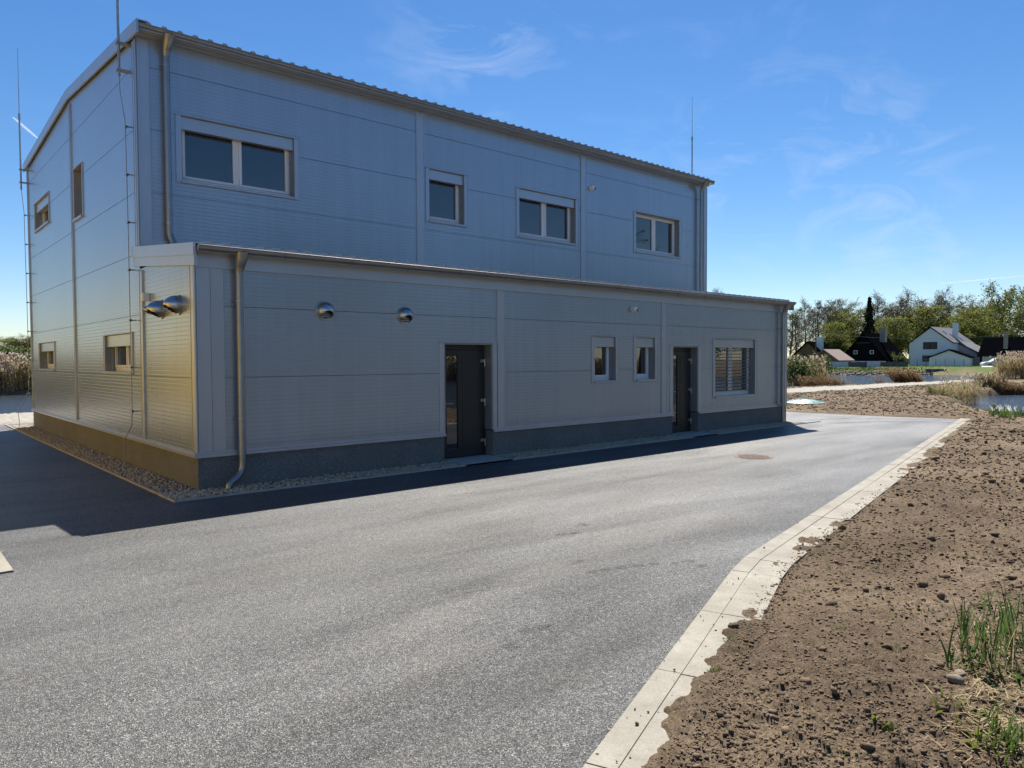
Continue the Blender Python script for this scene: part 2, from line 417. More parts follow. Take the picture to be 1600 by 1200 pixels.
def height(x, y):
    da = sdf(x, y, ASPH); pa = sdf(x, y, POND_A); pb = sdf(x, y, POND_B)
    dist = np.hypot(x-CAM.x, y-CAM.y)
    land = 0.045+fbm(x*.5, y*.5, 3, 3)*.10
    # clumpy soil
    cl = np.abs(fbm(x*3.1, y*3.1, 4, 21))*.12+np.maximum(fbm(x*9, y*9, 4, 33, .6), 0)*.10+fbm(x*26, y*26, 3, 41)*.018
    cl = cl*(.8+.45*sstep(-.12, .2, fbm(x*.9, y*.9, 3, 55)))
    land = land+cl*np.where(dist < 40, 1, .6)
    rise = sstep(.05, .75, da-.30-.12*fbm(x*2.4, y*2.4, 4, 8)*2)
    land = -.07+(land+.075)*np.where(da > 0, sstep(.12, .34, da+.035-.075*fbm(x*4.3, y*4.3, 5, 8, .65)*2), 0)*(.72+.28*rise)
    land = np.where(da < .02, -.12, land)
    pdm = np.abs(sdf(x, y, PATHP)); pin = sdf(x, y, PATHP)
    land = np.where(pin < 0, np.maximum(land*.3+.05, .03), land)
    far = sstep(60, 90, dist)*(y > -60)
    land = land+.45*far*(pa > 2)
    wa = 1.3+.5*far
    na = pa+fbm(x*.8, y*.8, 4, 77)*1.2; nb = pb+fbm(x*.8, y*.8, 4, 78)*1.0
    land = land*sstep(-.2, wa, na)+(-1.0)*(1-sstep(-.6, wa, na))
    land = land*sstep(-.2, 1.1, nb)+(-1.0)*(1-sstep(-.6, 1.1, nb))
    return land
def make_ground():
    az0 = math.atan2(fw.x, fw.y)
    inner = np.linspace(-.78, .78, 900)
    outer = np.linspace(.78, 2*math.pi-.78, 130)[1:-1]
    th = np.concatenate([inner, outer])+az0
    r = np.concatenate([[.02, .3, .7, 1.1, 1.5], np.geomspace(1.9, 60, 640), np.geomspace(60, 2600, 130)[1:]])
    T, Rr = np.meshgrid(th, r); X = CAM.x+Rr*np.sin(T); Y = CAM.y+Rr*np.cos(T)
    Z = height(X, Y)
    n, k = X.shape
    V = np.stack([X, Y, Z], -1).reshape(-1, 3)
    i = np.arange(n-1)[:, None]*k; j = np.arange(k)[None, :]; j2 = (j+1) % k
    F = np.stack([i+j, i+j2, i+k+j2, i+k+j], -1).reshape(-1, 4)
    o = np_mesh('ground', V, F, M['ground'], smooth=True)
    x, y = V[:, 0].astype(float), V[:, 1].astype(float)
    pin = sdf(x, y, PATHP)+fbm(x*2, y*2, 3, 5)*.9
    path = 1-sstep(-.2, .25, pin)
    path = np.maximum(path, ((x < 12) & (y > 15.2) & (y < 21.0) & (x > -5.6))*1.0)
    dist = np.hypot(x-CAM.x, y-CAM.y); pa = sdf(x, y, POND_A); pb = sdf(x, y, POND_B)
    grass = sstep(75, 90, dist)*(pa > 1.2)*(y > -12)
    dry = np.maximum((1-sstep(.2, 2.6, np.minimum(pa, pb)))*.7, sstep(40, 60, dist)*(1-grass)*.7)
    dry = np.maximum(dry, (x < -5.5)*1.0)
    ca = o.data.color_attributes.new('zone', 'FLOAT_COLOR', 'POINT')
    ca.data.foreach_set('color', np.stack([path, grass, dry, np.ones_like(x)], -1).astype(np.float32).ravel())
    tag(o, kind='structure')
make_ground()
b = MB(); b.quad((-2500, -2500, -.5), (2500, -2500, -.5), (2500, 2500, -.5), (-2500, 2500, -.5)); tag(b.build('pond_water', M['water'], fix=False), kind='structure')

# asphalt with the building footprint and gravel strips cut out of it (laid round it as separate quads)
def make_asphalt():
    bm = bmesh.new()
    outer = [bm.verts.new((x, y, 0)) for x, y in ASPH]
    f = bm.faces.new(outer); bmesh.ops.triangulate(bm, faces=[f])
    me = bpy.data.meshes.new('asphalt_yard'); bm.to_mesh(me); bm.free(); me.materials.append(M['asphalt'])
    o = bpy.data.objects.new('asphalt_yard', me); COL.objects.link(o); tag(o, kind='structure')
make_asphalt()

# kerb: narrow raised stone and a wider concrete haunch, cut into one-metre pieces by thin joints
def offset_line(pts, d):
    out = []
    for i, p in enumerate(pts):
        a = Vector(pts[max(i-1, 0)]); c = Vector(pts[min(i+1, len(pts)-1)]); p = Vector(p)
        n1 = (p-a).normalized() if i > 0 else (c-p).normalized(); n2 = (c-p).normalized() if i < len(pts)-1 else n1
        t = (n1+n2).normalized(); nrm = Vector((t.y, -t.x)); out.append(p+nrm*d/max(.5, nrm.dot(Vector((n1.y, -n1.x)))))
    return out
def strip(name, d0, d1, z, step, gap, mat, wob=0, kd=None):
    b = MB(); A = offset_line(KI, d0); B = offset_line(KI, d1); carry = 0
    for i in range(len(KI)-1):
        Ln = (Vector(KI[i+1])-Vector(KI[i])).length; n = max(1, round(Ln/step))
        for k in range(n):
            g = gap/Ln/2
            s0, s1 = k/n+(g if (k > 0 or step < 3) else 0), (k+1)/n-(g if True else 0)
            p = [A[i].lerp(A[i+1], s0), A[i].lerp(A[i+1], s1), B[i].lerp(B[i+1], s1), B[i].lerp(B[i+1], s0)]
            dz = random.uniform(-.002, .002)*wob
            b.prism([(q.x, q.y, -.12) for q in p], (0, 0, .12+z+dz))
    o = b.build(name, mat, bevel=.002); return tag(o, kind='structure')
strip('kerb', .012, .1572, .027, 1.0, .006, M['kerb'], 1)
strip('kerb_haunch', .158, .43, .022, 1.0, .008, M['kerb'], 1)

# ------------------------------------------------------------------ the grey utility building
L = 16.5; D = 2.71; WD = 13.72; RIDGE = 8.0; HP = .51
JT = [HP+.03, 1.61, 2.64, 3.67, 4.71, 5.76, 6.79]
building = empty('utility_building', (0, 0, 0), 0, 'two storey grey metal clad hall with a low annex along its front', 'building')
class FR:                                                      # wall frame: u along wall, d outward, z up
    def __init__(s, axis, off): s.a = axis; s.o = off
    def P(s, u, d, z): return (u, s.o-d, z) if s.a == 'x' else (s.o-d, u, z)
    def box(s, b, u0, u1, d0, d1, z0, z1): b.box(s.P(u0, d0, z0), s.P(u1, d1, z1)); return b
FA = FR('x', 0); FM = FR('x', D); FL = FR('y', 0)
def wall_sheet(F, u0, u1, zs, holes, top=None, gap=.008):
    """panels between joint heights zs, with rectangular holes, and the gasket behind the joints"""
    b = MB(); j = MB()
    us = sorted({u0, u1, *[h[0] for h in holes], *[h[1] for h in holes], *([RIDGE] if top else [])})
    us = [u for u in us if u0 <= u <= u1]
    def cells(zl, zh, d, out, slanted):
        zc = sorted({zl, zh, *[z for h in holes for z in h[2:4] if zl < z < zh]})
        for a, c in zip(us, us[1:]):
            for e, g in zip(zc, zc[1:]):
                um, zm = (a+c)/2, (e+g)/2
                if any(h[0] < um < h[1] and h[2] < zm < h[3] for h in holes): continue
                t0, t1 = (g, g)
                if slanted and g == zh: t0, t1 = top(a), top(c)
                out.quad(F.P(a, d, e), F.P(c, d, e), F.P(c, d, t1), F.P(a, d, t0))
    for k in range(len(zs)-1):
        last = k == len(zs)-2
        cells(zs[k]+(gap/2 if k else 0), zs[k+1]-(0 if last else gap/2), 0, b, top is not None and last)
    cells(zs[0], zs[-1]-(0.3 if top else .02), -.012, j, False)
    return b, j

WIN = []      # frame, outer u0,u1,z0,z1, kind
def opening(F, u0, u1, z0, z1, t=.095): return (u0+t, u1-t, z0+.03, z1-.025)
DEP = .24
def window(F, u0, u1, z0, z1, leaves=2, box=True, blinds=False, label=None, t=.095):
    a, c, e, g = opening(F, u0, u1, z0, z1, t)
    root = MB()
    # fixed white frame and sashes
    fd0, fd1 = -DEP, -DEP+.07
    ft = g-(.0 if not box else .22); fb_ = ft; ft = ft+(.11 if box else 0)
    fr = .055
    F.box(root, a, c, fd0, fd1, e, e+fr+.02); F.box(root, a, c, fd0, fd1, ft-fr+.02, ft+.0)
    F.box(root, a, a+fr, fd0, fd1, e+fr+.02, ft-fr+.02); F.box(root, c-fr, c, fd0, fd1, e+fr+.02, ft-fr+.02)
    w = (c-a-2*fr)/leaves; zb, zt = e+fr+.02, ft-fr+.02
    if leaves == 2: F.box(root, a+fr+w-.028, a+fr+w+.028, fd0, fd1, zb, zt)
    part = root.build('window', M['pvc'], building, bevel=.004)
    if label: part['label'] = label
    for k in range(leaves):
        s0 = a+fr+k*w+(.028 if k else 0)+.002; s1 = a+fr+(k+1)*w-(.028 if (leaves == 2 and k == 0) else 0)-.002
        sb = MB(); sw = .05; d0, d1 = -DEP+.01, -DEP+.085
        F.box(sb, s0, s1, d0, d1, zb+.002, zb+sw); F.box(sb, s0, s1, d0, d1, zt-sw, zt-.002)
        F.box(sb, s0, s0+sw, d0, d1, zb+sw, zt-sw); F.box(sb, s1-sw, s1, d0, d1, zb+sw, zt-sw)
        sb.build('sash', M['pvc'], part, bevel=.005)
        pb = MB(); F.box(pb, s0+sw-.005, s1-sw+.005, -DEP+.03, -DEP+.045, zb+sw-.005, zt-sw+.005)
        pb.build('pane', M['glass'], part)
    # metal lining of the recess
    rv = MB()
    o = .002
    F.box(rv, a-.03, a, -DEP-.02, o, e, g); F.box(rv, c, c+.03, -DEP-.02, o, e, g)
    F.box(rv, a-.03, c+.03, -DEP-.02, o-.001, g, g+.03); rv.build('reveal', M['reveal'], part)
    sl = MB(); F.box(sl, a-.02, c+.02, -DEP, .045, e-.012, e+.004); F.box(sl, a-.02, c+.02, .03, .045, e-.04, e-.013); sl.build('sill', M['trim'], part, bevel=.002)
    # face flashings
    tr = MB()
    F.box(tr, u0, a-.001, -.01, .014, z0, g+.004); F.box(tr, c+.001, u1, -.01, .014, z0, g+.004)
    F.box(tr, u0-.02, u1+.02, -.01, .030, g+.005, g+.020); F.box(tr, u0, u1, -.01, .026, z0-.014, z0-.001)
    F.box(tr, u0-.002, u0+.010, .015, .022, z0, g+.003); F.box(tr, u1-.010, u1+.002, .015, .022, z0, g+.003)
    tr.build('surround', M['trim'], part, bevel=.002)
    if box:
        bx = MB(); F.box(bx, a+.004, c-.004, -DEP+.09, -.03, fb_+.004, g-.002); bx.build('shutter_box', M['trim'], part, bevel=.004)
        gr = MB()
        F.box(gr, c-.032, c-.002, -.14, -.10, e+.008, fb_+.003); gr.build('guide_rail', M['galv'], part)
        gr = MB(); F.box(gr, a+.002, a+.032, -.14, -.10, e+.008, fb_+.003); gr.build('guide_rail', M['galv'], part)
    # dark room lining behind the panes
    if blinds:
        bl = MB(); z = e+.12
        while z < fb_-.01:
            s0, s1 = a+.035, c-.035
            p = [F.P(s0, -.085, z-.005), F.P(s1, -.085, z-.005), F.P(s1, -.150, z+.012), F.P(s0, -.150, z+.012)]
            bl.prism(p, (0, 0, .0025)); z += .088
        for u in (a+.30, (a+c)/2, c-.30): F.box(bl, u-.002, u+.002, -.121, -.119, e+.1, fb_)
        bl.build('blind', M['slat'], part)
    return (a, c, e, g)
WOP = dict(A=[], M=[], Lf=[])
for (u0, u1, z0, z1, lv, bx, bl, lb) in [
        (8.19, 9.07, 1.35, 2.36, 1, True, False, None), (9.60, 10.47, 1.35, 2.36, 1, True, False, None),
        (12.76, 14.87, .85, 2.38, 2, True, True, 'white window with lowered grey slatted blind')]:
    WOP['A'].append(window(FA, u0, u1, z0, z1, lv, bx, bl, lb))
for (u0, u1, z0, z1, lv, bx, lb) in [(.61, 2.86, 4.95, 6.12, 2, True, None), (5.80, 6.96, 4.90, 6.08, 1, True, None),
        (8.46, 10.63, 4.84, 6.05, 2, True, None), (12.91, 15.15, 4.89, 6.05, 2, False, 'white double window without shutter box')]:
    WOP['M'].append(window(FM, u0, u1, z0, z1, lv, bx, False, lb))
for (u0, u1, z0, z1, lv, bx, lb) in [(10.54, 12.65, 5.31, 6.07, 2, True, None), (6.80, 7.74, 4.90, 6.02, 1, False, 'tall narrow deep set window'),
        (10.29, 12.50, 1.64, 2.36, 2, True, None), (3.23, 5.30, 1.63, 2.37, 2, True, None)]:
    WOP['Lf'].append(window(FL, u0, u1, z0, z1, lv, bx, False, lb, t=.07))

def door(u0, u1, z1, label):
    """u0,u1: clear opening; returns the hole; threshold level with the yard"""
    root = MB(); d0, d1 = -.26, -.20
    FA.box(root, u0, u0+.06, d0, d1, .03, z1); FA.box(root, u1-.06, u1, d0, d1, .03, z1); FA.box(root, u0+.06, u1-.06, d0, d1, z1-.09, z1)
    part = root.build('door', M['dark_door'], building, bevel=.004); part['label'] = label
    lf = MB(); a, c = u0+.065, u1-.065; g0, g1 = a+.10, a+.36
    FA.box(lf, a, g0, -.25, -.185, .04, z1-.095); FA.box(lf, g1, c, -.25, -.185, .04, z1-.095)
    FA.box(lf, g0, g1, -.25, -.185, .04, .20); FA.box(lf, g0, g1, -.25, -.185, z1-.20, z1-.095)
    FA.box(lf, g1+.10, c-.10, -.185, -.178, .18, z1-.22)
    leaf = lf.build('leaf', M['dark_door'], part, bevel=.004)
    gl = MB(); FA.box(gl, g0-.002, g1+.002, -.225, -.21, .19, z1-.19); gl.build('glazing', M['glass'], part)
    for z in (.32, 1.08, z1-.30):
        h = MB(); FA.box(h, c-.055, c+.055, -.186, -.163, z-.028, z+.028)
        h.tube([FA.P(c+.035, -.162, z-.11), FA.P(c+.035, -.162, z+.03)], .011, 8); h.build('hinge', M['steel'], part, bevel=.003)
    hd = MB(); hd.tube([FA.P(a+.05, -.186, 1.05), FA.P(a+.05, -.13, 1.05), FA.P(a+.07, -.12, 1.05), FA.P(a+.19, -.12, 1.05)], .010, 8)
    FA.box(hd, a+.03, a+.07, -.186, -.176, .96, 1.12); hd.build('handle', M['steel'], part, smooth=True)
    rv = MB(); FA.box(rv, u0-.03, u0, -.30, .004, HP+.02, z1+.03); FA.box(rv, u1, u1+.03, -.30, .004, HP+.02, z1+.03); FA.box(rv, u0, u1, -.30, .004, z1, z1+.03); rv.build('reveal', M['reveal'], part)
    tr = MB()
    FA.box(tr, u0-.13, u0-.031, -.01, .014, HP+.045, z1+.03); FA.box(tr, u1+.031, u1+.13, -.01, .014, HP+.045, z1+.03); FA.box(tr, u0-.15, u1+.15, -.01, .03, z1+.031, z1+.047)
    tr.build('surround', M['trim'], part, bevel=.002)
    th = MB(); FA.box(th, u0-.004, u1+.004, -.30, .60, -.05, .03); th.build('threshold', M['concrete'], part, bevel=.006)
    return (u0-.03, u1+.03, 0, z1+.03)
WOP['A'].append(door(4.32, 5.40, 2.13, 'dark door with narrow glass strip and steel hinges'))
WOP['A'].append(door(11.09, 12.08, 2.13, 'dark door with steel hinges beside the window with the blind'))

ATOP = lambda y: 3.42+(y)*(.27/D)
MTOP = lambda y: 7.22+(.37*(1-abs(y-RIDGE)/(RIDGE-D)))
b, j = wall_sheet(FA, 0, L, [z for z in JT if z < 3.3]+[3.40], WOP['A']); b.build('annex_wall', M['panel'], building, fix=False); j.build('joint_gasket', M['joint'], building, fix=False)
b, j = wall_sheet(FM, 0, L, [z for z in JT if z > 3.6]+[7.26], WOP['M']); b.build('main_wall', M['panel'], building, fix=False); j.build('joint_gasket', M['joint'], building, fix=False)
b, j = wall_sheet(FL, D, WD, JT+[7.2], WOP['Lf'], MTOP); b.build('gable_wall', M['panel'], building, fix=False); j.build('joint_gasket', M['joint'], building, fix=False)
b, j = wall_sheet(FL, 0, D, [z for z in JT if z < 3.3]+[3.40], []); b.build('annex_end_wall', M['panel'], building, fix=False); j.build('joint_gasket', M['joint'], building, fix=False)
# unseen sides and inner closing
b = MB(); b.quad((L, 0, 0), (L, D, 0), (L, D, 3.6), (L, 0, 3.40)); b.poly([(L, D, 0), (L, WD, 0), (L, WD, 7.2), (L, RIDGE, 7.59), (L, D, 7.2)]); b.quad((0, WD, 0), (L, WD, 0), (L, WD, 7.2), (0, WD, 7.2))
b.build('rear_wall', M['panel'], building, fix=False)
# plinth
pl = MB(); cuts = [(4.29, 5.43), (11.06, 12.11)]; xs = 0.0
for c0, c1 in cuts+[(L, L)]:
    pl.box((xs, 0.0, -.1), (c0, .32, HP-.004)); xs = c1
pl.box((0, .321, -.1), (.32, WD, HP-.004)); pl.box((L-.3, .321, -.1), (L, WD, HP-.004)); pl.box((.321, WD-.3, -.1), (L-.301, WD, HP-.004))
pl.box((.33, .33, -.05), (.36, WD-.4, 3.0))
o = pl.build('plinth', M['plinth'], building); o.data.transform(Matrix.Translation((0, 0, 0)))
# drip flashing above the plinth
fl = MB(); xs = -.045
for c0, c1 in [(4.30, 5.42), (11.07, 12.10), (L+.04, L+.04)]:
    fl.box((xs, -.045, HP-.002), (c0, .01, HP+.014)); fl.box((xs, -.012, HP+.0145), (c0, .01, HP+.05)); fl.box((xs, -.047, HP-.030), (c0, -.041, HP-.0025)); xs = c1
fl.box((-.045, .0105, HP-.002), (.01, WD+.04, HP+.014)); fl.box((-.012, .0105, HP+.0145), (.01, WD, HP+.05)); fl.box((-.047, -.0405, HP-.030), (-.041, WD+.04, HP-.0025))
fl.build('drip_flashing', M['trim'], building)
# cover strips over panel joints and corners
def cover(F, u0, u1, z0, z1, rid=True):
    b = MB(); F.box(b, u0, u1, -.01, .014, z0, z1)
    if rid:
        F.box(b, u0, u0+.018, .0145, .028, z0, z1)
        F.box(b, u1-.012, u1, .0145, .020, z0, z1)
    b.build('cover_strip', M['trim'], building, bevel=.002)
cover(FA, 5.54, 5.73, HP+.051, 3.38); cover(FA, 10.62, 10.81, HP+.051, 3.38); cover(FM, 5.56, 5.76, 3.7, 7.22); cover(FM, 10.73, 10.93, 3.7, 7.22)
cover(FL, 7.83, 7.98, HP+.051, 7.50); cover(FL, 2.52, 2.72, HP+.051, 3.36)
cover(FM, 0.015, .20, 3.72, 7.22); cover(FM, L-.18, L, 3.65, 7.22); cover(FA, .015, .205, HP+.051, 3.38); cover(FA, .21, .39, HP+.051, 3.38); cover(FA, L-.32, L-.17, HP+.051, 3.38); cover(FA, L-.165, L, HP+.051, 3.38)
cover(FL, -.014, .16, HP+.051, 3.30); cover(FL, D-.014+.03, D+.17, 3.8, 7.20); cover(FL, WD-.16, WD, HP+.051, 7.18)
cb = MB(); cb.tube([(-.012, -.012, HP+.05), (-.012, -.012, 3.3)], .013, 8); cb.build('corner_bead', M['trim'], building, smooth=True); cb = MB(); cb.tube([(-.012, D-.012, 3.78), (-.012, D-.012, 7.2)], .013, 8); cb.build('corner_bead', M['trim'], building, smooth=True)

# roofs
def corrugated(x0, x1, prof, pitch=.25, h=.045):
    """prof: list of (y,z) along slope"""
    b = MB(); x = x0; cs = [(x0, 0)]
    while x+pitch < x1:
        cs += [(x+.10, 0), (x+.125, h), (x+.185, h), (x+.21, 0)]; x += pitch
    cs.append((x1, 0)); n = len(cs); base = len(b.v)
    for (y, z) in prof:
        for (cx, ch) in cs: b.v.append((cx, y, z+ch))
    for k in range(len(prof)-1):
        for i in range(n-1): b.f.append((base+k*n+i, base+k*n+i+1, base+(k+1)*n+i+1, base+(k+1)*n+i))
    # close the rib ends at the eaves and a slab beneath
    for k in (0, len(prof)-1):
        y, z = prof[k]
        for i in range(n-1):
            if cs[i][1] or cs[i+1][1]: b.quad((cs[i][0], y, z), (cs[i+1][0], y, z), (cs[i+1][0], y, z+cs[i+1][1]), (cs[i][0], y, z+cs[i][1]))
    for (ya, za), (yb, zb) in zip(prof, prof[1:]):
        b.prism([(x0, ya, za-.003), (x1, ya, za-.003), (x1, ya, za-.10), (x0, ya, za-.10)], (0, 0, 0)) if False else None
        b.poly([(x0, ya, za-.10), (x1, ya, za-.10), (x1, yb, zb-.10), (x0, yb, zb-.10)])
    y, z = prof[0]; b.quad((x0, y, z), (x1, y, z), (x1, y, z-.10), (x0, y, z-.10))
    return b
corrugated(-.03, L-.06, [(2.40, 7.365), (RIDGE, 7.73), (WD+.2, 7.34)]).build('main_roof', M['roofsheet'], building, fix=False)
corrugated(-.03, L-.03, [(-.25, 3.462), (D, 3.73)]).build('annex_roof', M['roofsheet'], building, fix=False)
# verge flashings
vg = MB()
for (ya, za), (yb, zb) in (((2.36, 7.385), (RIDGE, 7.78)), ((RIDGE, 7.78), (WD+.22, 7.37))):
    vg.prism([(-.07, ya, za-.20), (-.07, yb, zb-.20), (-.07, yb, zb+.02), (-.07, ya, za+.02)], (.035, 0, 0))
    vg.prism([(-.0345, ya, za+.001), (-.0345, yb, zb+.001), (-.0345, yb, zb+.02), (-.0345, ya, za+.02)], (.15, 0, 0))
    if False: vg.prism([(L+.10, ya, za-.18), (L+.10, yb, zb-.18), (L+.10, yb, zb+.02), (L+.10, ya, za+.02)], (.03, 0, 0))
vg.build('verge_flashing', M['trim'], building)
va = MB()
za, zb = 3.475, 3.745
va.prism([(-.075, -.20, za-.16), (-.075, D+.20, zb+.02-.16), (-.075, D+.20, zb+.04), (-.075, -.20, za+.01)], (.035, 0, 0))
va.prism([(-.055, -.165, za-.30), (-.055, D+.20, zb-.285), (-.055, D+.20, zb-.135), (-.055, -.165, za-.155)], (.045, 0, 0))
va.prism([(-.0395, -.20, za+.0), (-.0395, D-.01, zb+.0), (-.0395, D-.01, zb+.012), (-.0395, -.20, za+.011)], (.15, 0, 0))
va.build('annex_verge_flashing', M['trim'], building); va = MB(); va.prism([(L+.005, -.20, za-.25), (L+.005, D, zb-.25), (L+.005, D, zb+.02), (L+.005, -.20, za+.01)], (.03, 0, 0))
va.build('annex_verge_flashing', M['trim'], building)
fb = MB(); fb.box((-.01, -.035, 3.17), (L+.0, -.0005, 3.40)); fb.box((-.01, -.15, 3.385), (L+.0, -.0355, 3.40)); fb.build('eaves_board', M['trim'], building, bevel=.003)
uf = MB(); uf.box((.2, D-.030, 3.735), (L, D-.001, 3.90)); uf.build('wall_flashing', M['trim'], building)
# soffit / closure of the main eaves
se = MB(); se.box((-.03, 2.60, 7.262), (L+.03, D-.0005, 7.275)); se.build('eaves_closure', M['trim'], building)

def gutter(y, z, r, x0, x1, first, step):
    b = MB(); n = 12; xs = [x0, x1]; base = 0
    sec = [(y+r*math.cos(a), z+r*math.sin(a)) for a in [math.pi+math.pi*k/n for k in range(n+1)]]
    sec2 = [(y+(r-.004)*math.cos(a), z+(r-.004)*math.sin(a)) for a in [2*math.pi-math.pi*k/n for k in range(n+1)]]
    b.prism([(x0, p[0], p[1]) for p in sec+sec2], (x1-x0, 0, 0))
    for x in (x0, x1):                                          # stop ends
        b.prism([(x-.003, p[0], p[1]) for p in sec], (.006, 0, 0))
    g = b.build('gutter', M['zinc'], building, smooth=True)
    bd = MB(); bd.tube([(x0, y-r, z), (x1, y-r, z)], .010, 8); bd.build('gutter_bead', M['zinc'], g, smooth=True)
    x = first
    while x < x1:
        k = MB(); k.tube([(x, y+(r+.004)*math.cos(a), z+(r+.004)*math.sin(a)) for a in [math.pi+math.pi*q/10 for q in range(11)]], .006, 6)
        k.build('gutter_bracket', M['zinc'], g, smooth=True); x += step
gutter(-.235, 3.440, .075, -.03, L-.05, .15, 1.08)
gutter(2.415, 7.345, .066, -.03, L-.10, .35, 1.3)

def downpipe(F, u, ztop, pts, funnel=True, d=.11, clamps=(), gut=.235):
    r = .052
    b = MB(); b.tube(pts, r, 16); p = b.build('downpipe', M['zinc'], building, smooth=True)
    if funnel:
        k = MB(); k.tube([F.P(u, gut, ztop-.03), F.P(u, gut-.01, ztop-.10), F.P(u, d+.05, ztop-.21), F.P(u, d, ztop-.30), F.P(u, d, ztop-.34)], [.098, .088, .068, .056, .054], 16)
        k.build('funnel', M['zinc'], p, smooth=True)
    for z in clamps:
        c = MB(); c.tube([F.P(u, d, z-.014), F.P(u, d, z+.014)], r+.005, 16); c.tube([F.P(u-.01, d, z), F.P(u-.06, d, z), F.P(u-.085, .0, z)], .006, 6)
        c.build('pipe_clamp', M['galv'], p, smooth=True)
downpipe(FA, .59, 3.44, [FA.P(.59, .11, 3.15), FA.P(.59, .11, .40), FA.P(.585, .11, .30), FA.P(.56, .115, .23), FA.P(.50, .13, .165), FA.P(.42, .15, .12), FA.P(.375, .16, .075), FA.P(.36, .165, .0), FA.P(.36, .165, -.05)], clamps=(2.72, 1.02))
downpipe(FM, .45, 7.33, [FM.P(.45, .11, 7.03), FM.P(.45, .11, 4.06), FM.P(.46, .115, 3.98), FM.P(.49, .14, 3.90), FM.P(.51, .17, 3.84), FM.P(.51, .20, 3.74)], clamps=(6.85, 4.2), gut=.295)
downpipe(FA, 16.12, 3.44, [FA.P(16.12, .11, 3.15), FA.P(16.12, .11, 0)], clamps=(2.7, 1.0))
downpipe(FM, 16.05, 7.33, [FM.P(16.05, .11, 7.03), FM.P(16.05, .11, 3.74)], clamps=(6.8, 4.3), gut=.295)

# round stainless vent hoods
def vent(F, u, z, r, dep):
    b = MB(); n = 28
    b.tube([F.P(u, 0, z), F.P(u, .018, z)], r, n)
    v = b.build('wall_vent', M['steel'], building, bevel=.003)
    d = MB(); rows = 14; rr = r*.93; V = []
    for i in range(rows+1):
        a = (math.pi/2)*i/rows
        for k in range(n):
            t = 2*math.pi*k/n
            V.append((u+rr*math.cos(a)*math.cos(t), .019+dep*math.sin(a), z+rr*math.cos(a)*math.sin(t)))
    d.v = [F.P(*q) for q in V]
    for i in range(rows):
        for k in range(n):
            q = [i*n+k, i*n+(k+1) % n, (i+1)*n+(k+1) % n, (i+1)*n+k]
            c = sum((V[x][2]-z) for x in q)/4; out_ = (sum(V[x][1] for x in q)/4-.019)/dep
            if c < -rr*(.97-.95*out_): continue
            d.f.append(tuple(q))
    o = d.build('hood', M['steel'], v, smooth=True, fix=False)
    lv = MB()
    for k in range(3):
        zz = z-rr*(.25+.2*k); hw = math.sqrt(max(rr*rr*.8-(zz-z)**2, .0004)); F.box(lv, u-hw, u+hw, .019, .035, zz-.006, zz+.006)
    lv.build('louvre', M['steel'], v)
    ii = MB(); ii.tube([F.P(u, .0185, z), F.P(u, .0205, z)], rr*.86, n); ii.build('duct_mouth', M['rubber'], v)
vent(FA, 1.98, 2.635, .155, .13); vent(FA, 3.47, 2.62, .15, .13)
vent(FL, .70, 2.68, .15, .20); vent(FL, 1.55, 2.66, .15, .20); vent(FL, 2.05, 2.68, .085, .12)
jb = MB(); FL.box(jb, 2.20, 2.33, .0, .09, 2.83, 2.96); FL.box(jb, 2.215, 2.315, .091, .10, 2.845, 2.945); jb.build('junction_box', M['pvc'], building, bevel=.008)

# lightning rods and down conductors
def rod(base, top, side, zbase):
    x, y, z = base
    b = MB(); b.tube([(x, y, z), (x, y, z+(top-z)*.5)], .022, 8); b.tube([(x, y, z+(top-z)*.5), (x, y, z+(top-z)*.54)], .030, 8); b.tube([(x, y, z+(top-z)*.54), (x, y, top)], [.011, .005], 6)
    return b.build('lightning_rod', M['galv'], building, smooth=True)
def conductor(pts, y, zs):
    b = MB(); b.tube(pts, .0075, 6); c = b.build('down_conductor', M['galv'], building, smooth=True)
    for z in zs:
        k = MB(); k.box((-.115, y-.05, z-.010), (-.010, y-.028, z+.010)); k.box((-.12, y-.05, z-.018), (-.085, y+.03, z+.018)); k.build('cable_clip', M['rubber'] if False else M['galv'], c)
r1 = rod((-.17, 3.05, 6.65), 10.8, 0, 0)
for z in (6.75, 7.2):
    k = MB(); k.box((-.21, 3.0, z-.015), (-.01, 3.1, z+.015)); k.build('rod_bracket', M['galv'], r1)
conductor([(-.17, 3.05, 6.66), (-.16, 3.06, 6.4), (-.10, 3.02, 5.9), (-.10, 2.98, 4.2), (-.10, 2.98, 2.0), (-.10, 2.98, 1.0), (-.10, 3.02, .75), (-.13, 3.2, .60), (-.15, 3.28, .50), (-.15, 3.30, .3), (-.15, 3.30, -.05)], 2.98, (5.8, 5.0, 4.2, 3.4, 2.55, 1.75, 1.0))
r2 = rod((-.17, 13.55, 6.6), 10.45, 0, 0)
for z in (6.8, 7.15):
    k = MB(); k.box((-.21, 13.5, z-.015), (-.01, 13.6, z+.015)); k.build('rod_bracket', M['galv'], r2)
conductor([(-.17, 13.55, 6.62), (-.12, 13.55, 6.0), (-.11, 13.52, 3.0), (-.11, 13.52, 1.1), (-.2, 13.7, .75), (-.35, 13.85, .5), (-.32, 13.85, .2), (-.3, 13.85, -.05)], 13.52, (5.9, 5.1, 4.3, 3.5, 2.7, 1.9, 1.1))
r3 = rod((16.05, 2.95, 7.35), 10.0, 0, 0)

